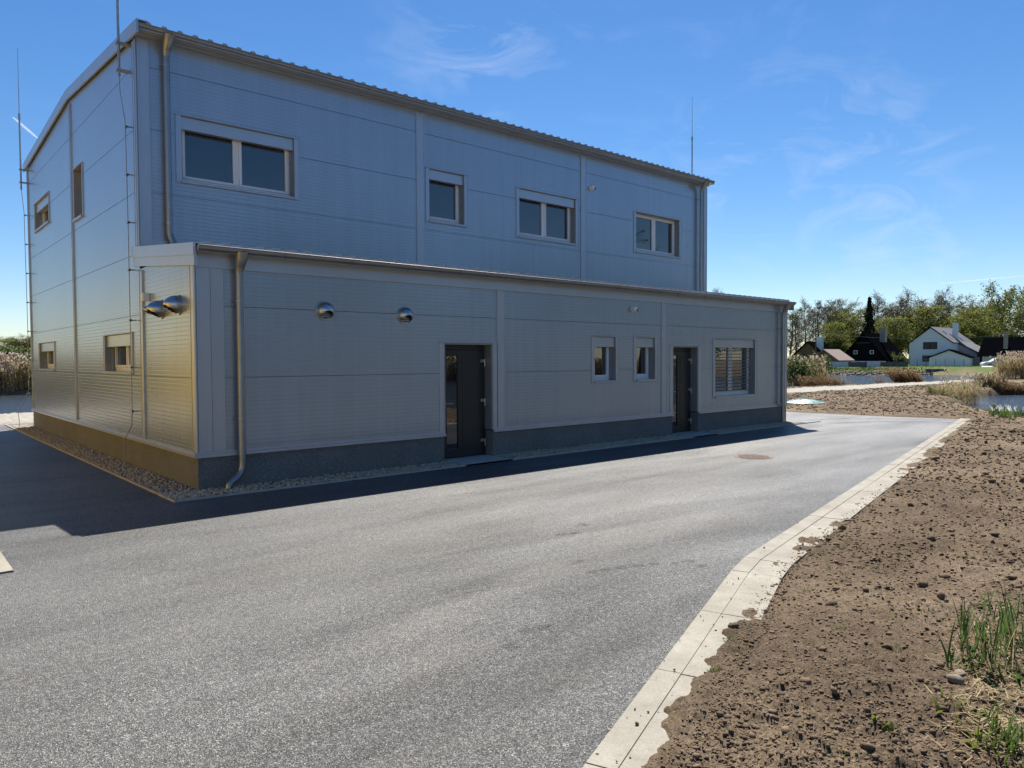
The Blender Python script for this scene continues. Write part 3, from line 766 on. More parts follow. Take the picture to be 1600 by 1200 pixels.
# security cameras: short arm, ball housing, lens
def seccam(name_loc, F, u, z, label, kind=0):
    root = empty('security_camera', F.P(u, 0, z), 0, label, 'camera')
    def P(a, d, h): 
        q = F.P(u+a, d, z+h); l = root.location; return (q[0]-l[0], q[1]-l[1], q[2]-l[2])
    b = MB(); b.tube([P(0, 0, 0), P(0, .025, 0)], .062, 20); b.build('mount', M['pvc'], root, bevel=.004)
    h = MB(); ax = Vector((.35, .8, -.45)).normalized(); pts = []; rs = []
    for i in range(13):
        a = math.pi*i/12; q = Vector((0, .075, 0))-ax*math.cos(a)*.062; pts.append(P(*q)); rs.append(max(.062*math.sin(a), .002))
    h.tube(pts, rs, 20); h.build('housing', M['pvc'], root, smooth=True)
    q0, q1 = Vector((0, .075, 0))+ax*.052, Vector((0, .075, 0))+ax*.068
    l = MB(); l.tube([P(*q0), P(*q1)], .033, 16); l.build('lens', M['glass'], root, smooth=True)
seccam('a', FM, 11.14, 6.41, 'small white security camera high on the upper wall by the third window')
seccam('b', FA, 9.56, 2.98, 'small white security camera under the annex gutter above the two small windows')

# ------------------------------------------------------------------ gravel strip, edging, pebbles
def in_gravel(n):
    out = []
    while len(out) < n:
        if random.random() < .62: x, y = random.uniform(-.46, 16.4), random.uniform(-.55, -.01)
        else: x, y = random.uniform(-.46, -.01), random.uniform(-.55, 14.6)
        if 4.26 < x < 5.46 or 11.03 < x < 12.14: continue
        out.append((x, y))
    return np.array(out)
ICO = None
def ico(sub=1):
    bm = bmesh.new(); bmesh.ops.create_icosphere(bm, subdivisions=sub, radius=1)
    V = np.array([v.co[:] for v in bm.verts]); F = np.array([[v.index for v in f.verts] for f in bm.faces]); bm.free(); return V, F
IV, IF = ico(1); IV2, IF2 = ico(2)
def scatter(name, P, S, mat, flat=.6, jag=.25, Vb=IV, Fb=IF, parent=None, seed=1):
    g = np.random.default_rng(seed); n = len(P); nv = len(Vb)
    ang = g.random(n)*2*np.pi; ca, sa = np.cos(ang), np.sin(ang)
    V = np.repeat(Vb[None], n, 0)*(1+jag*(g.random((n, nv, 1))-.5)*2)
    V[:, :, 0] *= (g.uniform(.75, 1.3, n))[:, None]; V[:, :, 2] *= flat*g.uniform(.7, 1.2, n)[:, None]
    tilt = g.normal(0, .35, n); ct, st = np.cos(tilt)[:, None], np.sin(tilt)[:, None]
    y, z = V[:, :, 1]*ct-V[:, :, 2]*st, V[:, :, 1]*st+V[:, :, 2]*ct
    x = V[:, :, 0]; X = x*ca[:, None]-y*sa[:, None]; Y = x*sa[:, None]+y*ca[:, None]
    V = np.stack([X, Y, z], -1)*S[:, None, None]+P[:, None, :]
    F = (Fb[None]+(np.arange(n)*nv)[:, None, None]).reshape(-1, 3)
    return np_mesh(name, V.reshape(-1, 3), F, mat, parent)
gp = in_gravel(11500); gz = np.full((len(gp), 1), .012)+rng.random((len(gp), 1))*.022
o = scatter('gravel', np.hstack([gp, gz]), rng.uniform(.012, .027, len(gp)), M['pebble'], .65, .2)
tag(o, 'strip of pale pebbles between the plinth and the asphalt', 'gravel', kind='stuff')
b = MB()
b.box((-.48, -.573, .004), (16.45, -.0, .010)); b.box((-.48, .001, .004), (-.0, 14.7, .010))
tag(b.build('gravel_bed', simple('gravel_bed', (.20, .185, .15), .9, 0, .4, 30, .5, 80)), kind='structure')
e = MB(); e.box((-.505, -.60, -.02), (16.55, -.575, .028)); e.box((-.505, -.574, -.02), (-.48, 15.2, .028)); e.box((16.52, -.574, -.02), (16.545, .5, .028)); e.box((17.4, -.60, -.02), (16.56, -.575, .022))
tag(e.build('gravel_edging', M['concrete']), kind='structure')

# small gravel bed at the left edge of the yard
e = MB(); X0, Y0 = -2.55, -2.97
e.box((X0-.13, Y0, -.05), (X0, Y0+1.62, .018)); e.box((X0-2.4, Y0-.0, -.05), (X0-.131, Y0+.035, .018)); e.box((X0-2.4, Y0+1.585, -.05), (X0-.131, Y0+1.62, .018))
tag(e.build('bed_edging', M['kerb'], bevel=.004), kind='structure')
pp = np.stack([rng.uniform(X0-2.3, X0-.15, 2600), rng.uniform(Y0+.05, Y0+1.57, 2600), rng.uniform(.004, .02, 2600)], -1)
o = scatter('white_gravel', pp, rng.uniform(.014, .03, len(pp)), M['pebble'], .65, .2, seed=4); tag(o, 'small bed of white stones inside the kerb frame at the left edge of the yard', 'gravel', kind='stuff')

# rusty manhole cover in the asphalt
mh = empty('manhole_cover', (9.0, -3.37, 0), .3, 'round rusty iron manhole cover set in the asphalt yard', 'manhole cover')
b = MB(); b.tube([(0, 0, -.03), (0, 0, .006)], .35, 40); b.build('rim', M['rust'], mh, bevel=.004)
b = MB(); b.tube([(0, 0, .0062), (0, 0, .012)], .30, 40)
for a in range(-5, 6):
    for c in range(-5, 6):
        if math.hypot(a*.052, c*.052) < .27: b.box((a*.052-.016, c*.052-.016, .0122), (a*.052+.016, c*.052+.016, .018))
b.build('lid', M['rust'], mh)

# teal well cover on the soil behind the building
wl = empty('well_cover', (24.7, 3.6, .05), 0, 'large pale teal domed well lid lying on the soil behind the hall corner', 'well cover')
b = MB(); b.tube([(0, 0, -.2), (0, 0, .03), (0, 0, .05)], [.74, .74, .70], 48); b.build('rim', M['lid'], wl, smooth=True)
b = MB(); b.tube([(0, 0, .05), (0, 0, .09), (0, 0, .14), (0, 0, .17), (0, 0, .175)], [.66, .60, .42, .15, .02], 48)
for k in range(12):
    a = k*math.pi/6; b.tube([(.15*math.cos(a), .15*math.sin(a), .172), (.42*math.cos(a), .42*math.sin(a), .145), (.62*math.cos(a), .62*math.sin(a), .09)], .015, 6)
b.build('dome', M['lid'], wl, smooth=True)
b = MB(); b.tube([(-.1, 0, .15), (-.08, 0, .25), (.08, 0, .25), (.1, 0, .15)], .014, 8); b.build('handle', M['galv'], wl, smooth=True)

# ------------------------------------------------------------------ soil clods and stones
def view_points(n, dmin, dmax, amin, amax, seed):
    g = np.random.default_rng(seed)
    r = np.exp(g.uniform(math.log(dmin), math.log(dmax), n)); a = math.atan2(fw.x, fw.y)+g.uniform(amin, amax, n)
    return CAM.x+r*np.sin(a), CAM.y+r*np.cos(a), r
x, y, r = view_points(140000, 2.0, 62, -.05, .68, 5)
da = sdf(x, y, ASPH); cl = fbm(x*.9, y*.9, 3, 55)+.6*fbm(x*3, y*3, 3, 91); pb = sdf(x, y, POND_B)
keep = (da > .40) & (rng.random(len(x)) < .32+.55*sstep(-.22, .22, cl)) & (sdf(x, y, PATHP) > .2) & (sdf(x, y, POND_A) > .5) & (pb > -.3)
x, y, r = x[keep], y[keep], r[keep]
S = rng.lognormal(-5.65, .45, len(x))*(.7+.20*r)*np.where(rng.random(len(x)) < .03, 2.4, 1); S = np.clip(S, .002, .05)
z = height(x, y)+S*.15
o = scatter('soil_clods', np.stack([x, y, z], -1), S, M['clod'], .75, .42, seed=9)
tag(o, 'loose brown clods of soil strewn over the bare ground', 'soil', kind='stuff')
# small clods and crumbs on the concrete edge
x, y, r = view_points(90000, 2.0, 24, -.2, .6, 15); da = sdf(x, y, ASPH); keep = (da > .02) & (da < .5) & (rng.random(len(x)) < (.02+.9*sstep(.26, .42, da))); x, y = x[keep], y[keep]
S = rng.lognormal(-5.5, .45, len(x)); zz = np.maximum(height(x, y), np.where(sdf(x, y, ASPH) < .16, .032, .022))
o = scatter('soil_crumbs', np.stack([x, y, zz+S*.3], -1), S, M['clod'], .8, .4, seed=19); tag(o, 'crumbs of soil spilled on the concrete edging', 'soil', kind='stuff')
# individual stones
def stone(px, py, s, label, dark=False):
    q = gpt(px, py); zz = float(height(np.array([q.x]), np.array([q.y]))[0])
    g = np.random.default_rng(int(px)); V = IV2*(1+.22*(g.random((len(IV2), 1))-.5)); V = V*np.array([s*1.25, s, s*.75])
    o = np_mesh('stone', V, IF2, M['clod'] if dark else simple('brown_stone', (.17, .135, .095), .85, 0, .4, 20, .4, 60), smooth=True); o.location = (q.x, q.y, max(zz, .02)+s*.35); o.rotation_euler = (g.random()*.5, g.random()*.5, g.random()*6)
    tag(o, label, 'stone')
stone(1125, 1130, .02, 'rounded brown clod on the soil close to the kerb, lower part of the photo', True)
stone(1146, 988, .03, 'dark lump of soil touching the outer edge of the concrete kerb strip', True)
stone(1493, 1084, .035, 'larger rounded brown stone beside the green sprouts at the right', False)
stone(1500, 1070, .033, 'rounded stone just behind the larger brown stone at the right', False)
stone(933, 1187, .010, 'small dark pebble lying on the kerb at the bottom of the photo', True)

# ------------------------------------------------------------------ plants
def blade(b, p, h, w, lean, az, droop=.5, seg=3):
    d = Vector((math.cos(az), math.sin(az), 0)); s = Vector((-d.y, d.x, 0))*(w/2); p = Vector(p); i = len(b.v)
    for k in range(seg+1):
        t = k/seg; q = p+Vector((0, 0, h*(t-.18*droop*t*t)))+d*(lean*h*(t**(1.3+droop))); ww = s*(1-t**2.2) if k < seg else s*.05
        b.v += [tuple(q-ww), tuple(q+ww)]
    for k in range(seg): b.f.append((i+2*k, i+2*k+1, i+2*k+3, i+2*k+2))
def gz_at(x, y): return float(height(np.array([x]), np.array([y]))[0])
def reed_clump(name, cx, cy, rx, ry, n, h, label, mats=('reed_dry', 'plume'), lean=(.1, .3), azim=None, green=0, rot=0, stuff=True, leafy=3, w=.014, sd_=1, plume=1.0, zmin=-.55):
    rs = random.Random(sd_); st = MB(); pm = MB(); gr = MB()
    ca, sa = math.cos(rot), math.sin(rot); pts = []
    for i in range(n):
        a = rs.random()*2*math.pi; q = math.sqrt(rs.random()); u, v = rx*q*math.cos(a), ry*q*math.sin(a)
        pts.append((cx+u*ca-v*sa, cy+u*sa+v*ca))
    P = np.array(pts); Z = np.maximum(height(P[:, 0], P[:, 1]), zmin)
    for (x, y), z in zip(pts, Z):
        hh = h*rs.uniform(.6, 1.1); az = rs.uniform(0, 6.28) if azim is None else azim+rs.gauss(0, .5); le = rs.uniform(*lean)
        blade(st, (x, y, z), hh, w, le, az, .2, 3)
        tip = Vector((x, y, z))+Vector((math.cos(az), math.sin(az), 0))*(le*hh)+Vector((0, 0, hh*.96))
        for k in range(leafy):
            t = rs.uniform(.15, .8); bp = (x+math.cos(az)*le*hh*t**1.5, y+math.sin(az)*le*hh*t**1.5, z+hh*t*.97)
            blade(gr if rs.random() < green else st, bp, hh*rs.uniform(.15, .32), w*1.5, rs.uniform(.5, 1.3), rs.uniform(0, 6.28) if azim is None else azim+rs.gauss(0, .9), .8, 2)
        if rs.random() < .6*plume:
            az2 = az+rs.gauss(0, .5)
            for k in range(3): blade(pm, tip-Vector((0, 0, .02)), hh*rs.uniform(.10, .17), w*3.2, rs.uniform(.15, .6), az2+rs.gauss(0, .5), .7, 2)
    o = st.build(name, M[mats[0]], fix=False)
    if pm.v: pm.build('plume', M[mats[1]], o, fix=False)
    if gr.v: gr.build('green_leaf', M['reed_green'], o, fix=False)
    tag(o, label, 'reeds', kind='stuff' if stuff else None)
    return o
# far reed belt behind the left pond
reed_clump('reed_bed', -24, 53.0, 33, 1.9, 15000, 2.15, 'long belt of dry golden reeds on the far shore of the pond at the left', lean=(.02, .16), w=.05, leafy=2, sd_=3, plume=1.0, green=.12)
def G(px, py, z=0): 
    q = gpt(px, py, z); return q.x, q.y
def clump_px(px, py, *a, z=-.2, **k):
    x, y = G(px, py, z); return reed_clump('reed_clump', x, y, *a, **k)
IMGL = math.atan2(-rt.y, -rt.x)          # direction that points left in the picture
clump_px(1256, 598, 2.1, 1.2, 420, 2.3, 'tall straw coloured reeds with pale plumes next to the far annex corner', green=.4, rot=YAW*-1, w=.035, sd_=5, lean=(.05, .5), azim=IMGL)
clump_px(1292, 603, 1.7, .7, 420, 1.15, 'brown reeds leaning left along the pond edge beside the gravel path', mats=('reed_brown', 'reed_dry'), lean=(.7, 1.5), azim=IMGL, rot=-YAW, w=.03, sd_=6, leafy=2, plume=.3)
clump_px(1324, 602, .9, .4, 110, .7, 'thin low brown reeds at the pond edge left of the large leaning clump', mats=('reed_brown', 'plume'), lean=(.6, 1.4), azim=IMGL, rot=-YAW, w=.03, sd_=7, leafy=2, plume=.2)
clump_px(1424, 598, 1.2, .6, 620, 1.45, 'large clump of brown reeds leaning left beyond the gravel path', mats=('reed_brown', 'reed_dry'), lean=(.5, 1.5), azim=IMGL, rot=-YAW, w=.03, sd_=8, leafy=2, plume=.6)
clump_px(1381, 600, .35, .3, 50, 1.1, 'narrow tuft of leaning reeds just left of the large brown clump', mats=('reed_brown', 'plume'), lean=(.5, 1.1), azim=IMGL, rot=-YAW, w=.025, sd_=9, leafy=2, plume=.4)
clump_px(1506, 622, .8, .5, 170, 1.5, 'bleached reeds with fluffy plumes at the left end of the right pond', lean=(.1, .9), green=.25, rot=-YAW, w=.016, sd_=10, leafy=3, plume=.7)
clump_px(1476, 625, .9, .4, 200, .5, 'low green and straw grass tuft beside the right pond', lean=(.2, .9), mats=('reed_dry', 'plume'), green=.6, rot=-YAW, w=.018, sd_=14, leafy=4, plume=.05)
clump_px(1580, 609, 2.4, .5, 1300, .75, 'dense brown reeds lining the far side of the right pond', mats=('reed_brown', 'reed_dry'), lean=(.1, .5), rot=-YAW, w=.025, sd_=11, plume=.2)
clump_px(1598, 599, 2.2, .9, 520, 1.9, 'tall pale plumed reeds in front of the white car at the right edge', lean=(.05, .5), green=.1, rot=-YAW, w=.03, sd_=12, plume=1.)
clump_px(1555, 660, .1, .1, 6, .5, 'few short green shoots at the near edge of the right pond', mats=('reed_green', 'plume'), rot=-YAW, w=.02, sd_=13, plume=0)
# white flowering low plants by the right pond
def flowers(cx, cy, rx, ry, n, label, sd_):
    rs = random.Random(sd_); st = MB(); fl_ = MB()
    for i in range(n):
        a = rs.random()*6.28; q = math.sqrt(rs.random()); x, y = cx+rx*q*math.cos(a), cy+ry*q*math.sin(a); z = gz_at(x, y)-.02
        for k in range(4): blade(st, (x, y, z), rs.uniform(.12, .35), .022, rs.uniform(.1, .8), rs.random()*6.28, .5, 2)
        if rs.random() < .5: blade(fl_, (x, y, z+.22), .12, .03, .5, rs.random()*6.28, .5, 2)
    o = st.build('flowering_plants', M['grass'], fix=False); fl_.build('flower', M['flower'], o, fix=False); tag(o, label, 'plants', kind='stuff')
fx, fy = G(1592, 655, -.1); flowers(fx+.4, fy-.2, 2.6, .9, 330, 'low green plants with white tips on the near bank of the right pond', 3)

# foreground sprouts at the right
def sprout(px, py, n, h, spread, label, w=.0095, mat='reed_green', lean=(.05, .6), sd_=1, dry=0, cat='plant', name='reed_sprout', seg=4):
    rs = random.Random(sd_); x0, y0 = G(px, py, .03); g = MB(); d = MB()
    for i in range(n):
        a = rs.random()*6.28; q = math.sqrt(rs.random())*spread; x, y = x0+q*math.cos(a), y0+q*math.sin(a); z = gz_at(x, y)-.01
        hh = h*rs.uniform(.4, 1.05)
        blade(d if rs.random() < dry else g, (x, y, z), hh, w*rs.uniform(.6, 1.2), rs.uniform(*lean), rs.random()*6.28, .3, seg)
        for k in range(2):
            if h > .15: blade(g, (x, y, z+hh*rs.uniform(.1, .5)), hh*rs.uniform(.3, .6), w, rs.uniform(.3, .7), rs.random()*6.28, .3, 3)
    o = g.build(name, M[mat], fix=False)
    if d.v: d.build('dry_blade', M['reed_dry'], o, fix=False)
    return tag(o, label, cat)
sprout(1535, 1045, 26, .40, .16, 'clump of upright green reed shoots at the right, nearest the kerb side', sd_=21, dry=.3)
sprout(1570, 1020, 34, .46, .24, 'thick clump of green reed shoots near the right edge of the photo', sd_=22, dry=.35)
sprout(1596, 1010, 26, .40, .22, 'green reed shoots cut by the right edge of the photo', sd_=23, dry=.3)
sprout(1482, 1050, 2, .30, .02, 'single slim reed shoot standing apart left of the shoots', sd_=24, w=.016)
sprout(1510, 1010, 2, .32, .02, 'lone pale reed blade between the single shoot and the clumps', sd_=25, w=.014, dry=.5)
sprout(1545, 1150, 3, .42, .03, 'thin bent reed stalk near the bottom right corner', sd_=26, w=.012, lean=(.1, .5))
sprout(1592, 1190, 60, .16, .17, 'dense dark green grass tuft in the bottom right corner', sd_=27, w=.010, mat='grass', lean=(.2, 1.2), cat='grass tuft', name='grass_tuft')
sprout(1555, 1060, 70, .07, .22, 'low leafy green weeds at the foot of the reed shoots', sd_=28, w=.02, mat='grass', lean=(.5, 1.8), cat='weeds', name='weed_patch')
sprout(1500, 1130, 22, .07, .14, 'yellow green seedlings in front of the brown stones', sd_=29, w=.022, mat='leaf_yg', lean=(.4, 1.6), cat='weeds', name='weed_patch')
sprout(1380, 1150, 8, .08, .07, 'tiny yellow leaved seedling on bare soil near the bottom', sd_=30, w=.022, mat='leaf_yg', lean=(.4, 1.4), cat='weeds', name='weed_patch')
sprout(1538, 1180, 12, .07, .08, 'yellow seedlings by the bottom right grass tuft', sd_=40, w=.022, mat='leaf_yg', lean=(.4, 1.4), cat='weeds', name='weed_patch')
def litter():
    rs = random.Random(91); b = MB()
    for i in range(900):
        px, py = rs.gauss(1560, 45), rs.gauss(1090, 75)
        if px < 1440 or py < 920: continue
        x, y = G(px, py, .03); z = gz_at(x, y)+.004; a = rs.random()*6.28; ln = rs.uniform(.02, .11); w = rs.uniform(.0015, .004)
        d = Vector((math.cos(a), math.sin(a), rs.gauss(0, .15))); s_ = Vector((-math.sin(a), math.cos(a), 0))*w; p = Vector((x, y, z)); q = p+d*ln+Vector((0, 0, .008))
        b.quad(p-s_, p+s_, q+s_*.5, q-s_*.5)
    o = b.build('dead_litter', M['reed_dry'], fix=False); tag(o, 'dead stems and straw lying on the soil around the green shoots', 'litter', kind='stuff')
litter()
for k, (px, py, n, s, lb) in enumerate([(1310, 985, 22, .05, 'small bright grass tuft in the middle of the soil slope'), (1281, 862, 18, .06, 'little grass tuft beside the kerb where it bends'),
        (1262, 922, 14, .05, 'small grass tuft on the soil just below the kerb bend'), (1290, 887, 22, .07, 'faint pale grass patch a step right of the kerb bend'), (1222, 908, 20, .07, 'green weeds on the soil beside the clods at the kerb'),
        (1140, 1000, 26, .05, 'green weeds hugging the concrete edge next to the dark lump'), (1118, 1052, 26, .05, 'small weeds beside the concrete edge nearest the camera'), (1303, 1190, 16, .05, 'tiny grass tuft at the bottom edge of the photo'), (1450, 960, 20, .07, 'sparse green seedlings on the soil left of the reed shoots'), (1405, 1020, 14, .06, 'few tiny green seedlings in the middle of the near soil'), (1180, 1090, 14, .05, 'small green weed between the kerb and the near soil clods'), (1510, 880, 20, .08, 'faint green weed patch on the soil above the reed shoots')]):
    sprout(px, py, n, .045, s, lb, sd_=50+k, w=.007, mat='grass', lean=(.3, 1.3), cat='grass tuft', name='grass_tuft', seg=3)

# ------------------------------------------------------------------ trees
def tree_proto(kind, H, seed):
    rs = random.Random(seed); wood = MB(); tw = MB(); lf = MB()
    def seg(p, d, ln, r0, r1, n=3, sides=5, bend=.12, out=wood):
        pts = [p]; q = Vector(p); dd = Vector(d).normalized()
        for k in range(n):
            dd = (dd+Vector((rs.gauss(0, bend), rs.gauss(0, bend), rs.gauss(0, bend)*.6+.02))).normalized(); q = q+dd*(ln/n); pts.append(q.copy())
        out.tube(pts, [r0+(r1-r0)*k/n for k in range(n+1)], sides, cap=False); return pts, dd
    def ribbon(p, d, ln, w, droop=0):
        d = Vector(d).normalized(); s = d.cross(Vector((rs.gauss(0, 1), rs.gauss(0, 1), rs.gauss(0, 1)))).normalized()*w/2; i = len(tw.v); p = Vector(p); m_ = p+d*ln*.5; e_ = p+d*ln+Vector((0, 0, -droop*ln))
        tw.v += [tuple(p-s), tuple(p+s), tuple(m_+s*.7), tuple(m_-s*.7), tuple(e_)]; tw.f += [(i, i+1, i+2, i+3), (i+3, i+2, i+4)]
        return e_, m_
    def leaf(p, s, mat=None):
        n_ = Vector((rs.gauss(0, 1), rs.gauss(0, 1), rs.gauss(0, 1))).normalized(); a = n_.orthogonal().normalized()*s; c = n_.cross(a); p = Vector(p)
        i = len(lf.v); lf.v += [tuple(p-a*.5-c*.35), tuple(p+a*.5-c*.35), tuple(p+a*.5+c*.35), tuple(p-a*.5+c*.35)]; lf.f.append((i, i+1, i+2, i+3))
    if kind == 'spruce':
        wood.tube([(0, 0, -1), (0, 0, H*.5), (0, 0, H)], [.28, .16, .02], 7)
        nl = 34
        for i in range(nl):
            z = H*(.10+.88*i/nl); rad = (H*.19)*(1-i/nl)**.85+.15
            for k in range(9):
                a = rs.random()*6.28; ln = rad*rs.uniform(.65, 1.1); dx = Vector((math.cos(a), math.sin(a), -.25))
                for q in range(9):
                    t = (q+1)/9; p = Vector((0, 0, z))+dx*ln*t
                    leaf(p+Vector((rs.gauss(0, .08), rs.gauss(0, .08), rs.gauss(0, .12)-.1)), .55)
        mats = ('bark', 'twig', 'leaf_dark')
    elif kind == 'bush':
        for i in range(9):
            a = rs.random()*6.28; seg((0, 0, -.3), (math.cos(a)*.5, math.sin(a)*.5, 1), H*.7, .05, .02)
        for i in range(2600):
            v = Vector((rs.gauss(0, 1), rs.gauss(0, 1), rs.gauss(0, 1))).normalized()*rs.random()**.4
            w_ = .75+.35*math.sin(v.x*5+seed)+.2*math.sin(v.y*7); leaf((v.x*H*.6*w_, v.y*H*.6*w_, H*.5+v.z*H*.5*w_), .14*rs.uniform(.6, 1.5))
        mats = ('bark', 'twig', 'leaf_bush')
    else:
        # trunk, sometimes forked, bare for the lower third
        trunk, d = seg((0, 0, -1), (rs.gauss(0, .04), rs.gauss(0, .04), 1), H*.93, H*.017+.05, .035, 9, 7, .045)
        spread = {'bare': .21, 'leafing': .23, 'willow': .30, 'tall': .15}[kind]
        nl = {'bare': 26, 'leafing': 24, 'willow': 24, 'tall': 28}[kind]
        tips = []
        for i in range(nl):
            t = .24+.72*(i+rs.random())/nl; k = t*(len(trunk)-1); k0 = int(k); p = trunk[k0].lerp(trunk[min(k0+1, len(trunk)-1)], k-k0)
            a = i*2.4+rs.random(); elev = rs.uniform(.45, 1.05) if kind != 'willow' else rs.uniform(.25, .9)
            ln = H*spread*(1.15-abs(t-.5)*1.0)*rs.uniform(.7, 1.25)
            pts, dd = seg(p, (math.cos(a), math.sin(a), elev), ln, .035+.05*(1-t), .02, 4, 4, .16)
            for q in range(7):
                tt = .25+.75*rs.random(); kk = tt*(len(pts)-1); b0 = int(kk); pp_ = pts[b0].lerp(pts[min(b0+1, len(pts)-1)], kk-b0)
                sub, sdv = seg(pp_, dd+Vector((rs.gauss(0, .7), rs.gauss(0, .7), rs.gauss(.2, .5))), ln*rs.uniform(.3, .6), .018, .012, 2, 3, .2)
                tips += [(sub[1], sdv, ln), (sub[2], sdv, ln)]
        for (p, dv, ln) in tips:
            nt_ = {'bare': 9, 'leafing': 6, 'willow': 4, 'tall': 8}[kind]
            for q in range(nt_):
                if kind == 'willow':
                    e_, m_ = ribbon(p, Vector((rs.gauss(0, .5), rs.gauss(0, .5), -.6)), H*.10*rs.uniform(.6, 1.4), .02, .6)
                    for r_ in range(7):
                        t = rs.random()*1.1; leaf(Vector(p).lerp(e_, t)+Vector((rs.gauss(0, .12), rs.gauss(0, .12), 0)), .20*rs.uniform(.6, 1.4))
                else:
                    e_, m_ = ribbon(p, dv+Vector((rs.gauss(0, .8), rs.gauss(0, .8), rs.gauss(.1, .6))), ln*rs.uniform(.18, .42), .028)
                    e2, m2 = ribbon(m_, dv+Vector((rs.gauss(0, 1), rs.gauss(0, 1), rs.gauss(.1, .8))), ln*rs.uniform(.1, .22), .022)
                    if kind == 'leafing':
                        low = p.z/H
                        for r_ in range(6 if low < .62 else 2): leaf(e_+Vector((rs.gauss(0, .35), rs.gauss(0, .35), rs.gauss(0, .35))), .23*rs.uniform(.6, 1.4))
                    elif rs.random() < (.55 if kind == 'bare' else .4): leaf(e_, .16)
        mats = {'bare': ('bark', 'twig', 'leaf_brown'), 'tall': ('bark', 'twig', 'leaf_brown'), 'leafing': ('bark', 'twig', 'leaf_yg'), 'willow': ('bark', 'twig', 'leaf_yg')}[kind]
    root = bpy.data.objects.new('tree', None); COL.objects.link(root)
    wood.build('trunk', M[mats[0]], root, fix=False, smooth=True)
    if tw.v:
        cr_ = tw.build('crown', M[mats[1]], root, fix=False)
        lf.build('foliage', M[mats[2]], cr_, fix=False)
    else: lf.build('crown', M[mats[2]], root, fix=False)
    root['H'] = H
    return root
PROTO = {('bare', 0): tree_proto('bare', 16, 1), ('bare', 1): tree_proto('bare', 16, 2), ('tall', 0): tree_proto('tall', 16, 3), ('tall', 1): tree_proto('tall', 16, 8),
         ('leafing', 0): tree_proto('leafing', 14, 4), ('leafing', 1): tree_proto('leafing', 14, 5), ('willow', 0): tree_proto('willow', 16, 6), ('spruce', 0): tree_proto('spruce', 16, 7), ('bush', 0): tree_proto('bush', 3, 9)}
USED = set()
NAMES = {'bare': 'bare_tree', 'tall': 'bare_tree', 'leafing': 'leafing_tree', 'willow': 'willow_tree', 'spruce': 'spruce_tree', 'bush': 'bush'}
def at(px, depth):
    d = fw + cr*((px-800)/FPX); q = CAM+d*depth; return q.x, q.y
def zat(px, py, depth):
    d = fw + cr*((px-800)/FPX) - cu*((py-600)/FPX); return (CAM+d*depth).z
def place_tree(kind, var, px, depth, ytop, label, group=None, base=.35, ws=1.0, xy=None, H=None):
    k = (kind, var); src = PROTO[k]; src_h = src['H']
    o = src if k not in USED else copy_tree(src)
    USED.add(k); o.name = NAMES[kind]
    x, y = xy or at(px, depth); h = H or (zat(px, ytop, depth)-base); s = h/src_h
    o.location = (x, y, base); o.scale = (s*ws, s*ws, s); o.rotation_euler = (0, 0, random.random()*6.28)
    tag(o, label, 'bush' if kind == 'bush' else 'tree', group)
TREES = [
 ('tall', 0, 1232, 150, 476, 'thin bare tree directly beside the annex roof corner'), ('tall', 1, 1245, 158, 477, 'second bare tree from the annex roof corner'),
 ('bare', 0, 1260, 165, 471, 'bare tree rising above the ridge of the dark brown cottage'), ('bare', 1, 1277, 160, 466, 'bushy brown bare tree above the white chimney of the brown cottage'),
 ('tall', 0, 1290, 168, 468, 'slim bare tree just right of the white cottage chimney'), ('tall', 1, 1303, 162, 465, 'bare tree between the brown cottage and the black gabled cottage'),
 ('tall', 0, 1318, 170, 459, 'tallest bare tree left of the black gabled cottage, forked trunk'), ('bare', 1, 1334, 172, 461, 'bare tree behind the ridge of the black gabled cottage'),
 ('spruce', 0, 1357, 155, 461, 'single dark spruce above the black gabled cottage'), ('tall', 1, 1347, 175, 467, 'bare tree directly left of the dark spruce'), ('bare', 0, 1376, 168, 462, 'bare tree directly right of the dark spruce'),
 ('bare', 1, 1394, 164, 463, 'bare tree over the right roof slope of the black gabled cottage'), ('bare', 0, 1424, 168, 457, 'large bare tree behind the left eave of the white house'),
 ('bare', 1, 1446, 172, 453, 'highest dome shaped bare tree behind the ridge of the white house'), ('tall', 0, 1409, 178, 470, 'slim bare tree in the gap left of the white house'),
 ('bare', 0, 1477, 170, 456, 'bare tree behind the pale chimney of the white house'), ('tall', 1, 1500, 176, 464, 'thin bare tree right of the white house chimney'), ('tall', 0, 1515, 180, 456, 'sparse bare tree between white house and willow'),
 ('willow', 0, 1558, 165, 442, 'tall yellow green willow rising above the black roofed house'), ('willow', 0, 1534, 160, 474, 'smaller willow left of the tallest willow'),
 ('willow', 0, 1588, 172, 470, 'thin willow at the right edge behind the black roofed house'), ('tall', 1, 1602, 160, 474, 'bare tree cut by the right edge of the photo'),
 ('leafing', 0, 1303, 138, 500, 'fresh yellow green tree between the brown and black cottages'), ('leafing', 1, 1312, 136, 520, 'low yellow green tree beside the left slope of the black cottage'), ('leafing', 1, 1338, 160, 482, 'yellow green birch behind the black cottage peak'),
 ('leafing', 0, 1372, 158, 496, 'yellow green tree behind the black cottage chimney'), ('leafing', 0, 1404, 150, 492, 'yellow green tree just left of the white house'), ('leafing', 1, 1418, 160, 478, 'green tree behind the left roof slope of the white house'),
 ('leafing', 0, 1462, 160, 474, 'yellow green tree above the right roof slope of the white house'), ('leafing', 1, 1481, 158, 488, 'green tree next to the pale chimney of the white house'),
 ('leafing', 0, 1506, 150, 480, 'tall green tree in the gap between white house and black roofed house'), ('leafing', 1, 1524, 146, 496, 'yellow green tree left of the black roofed house'),
]
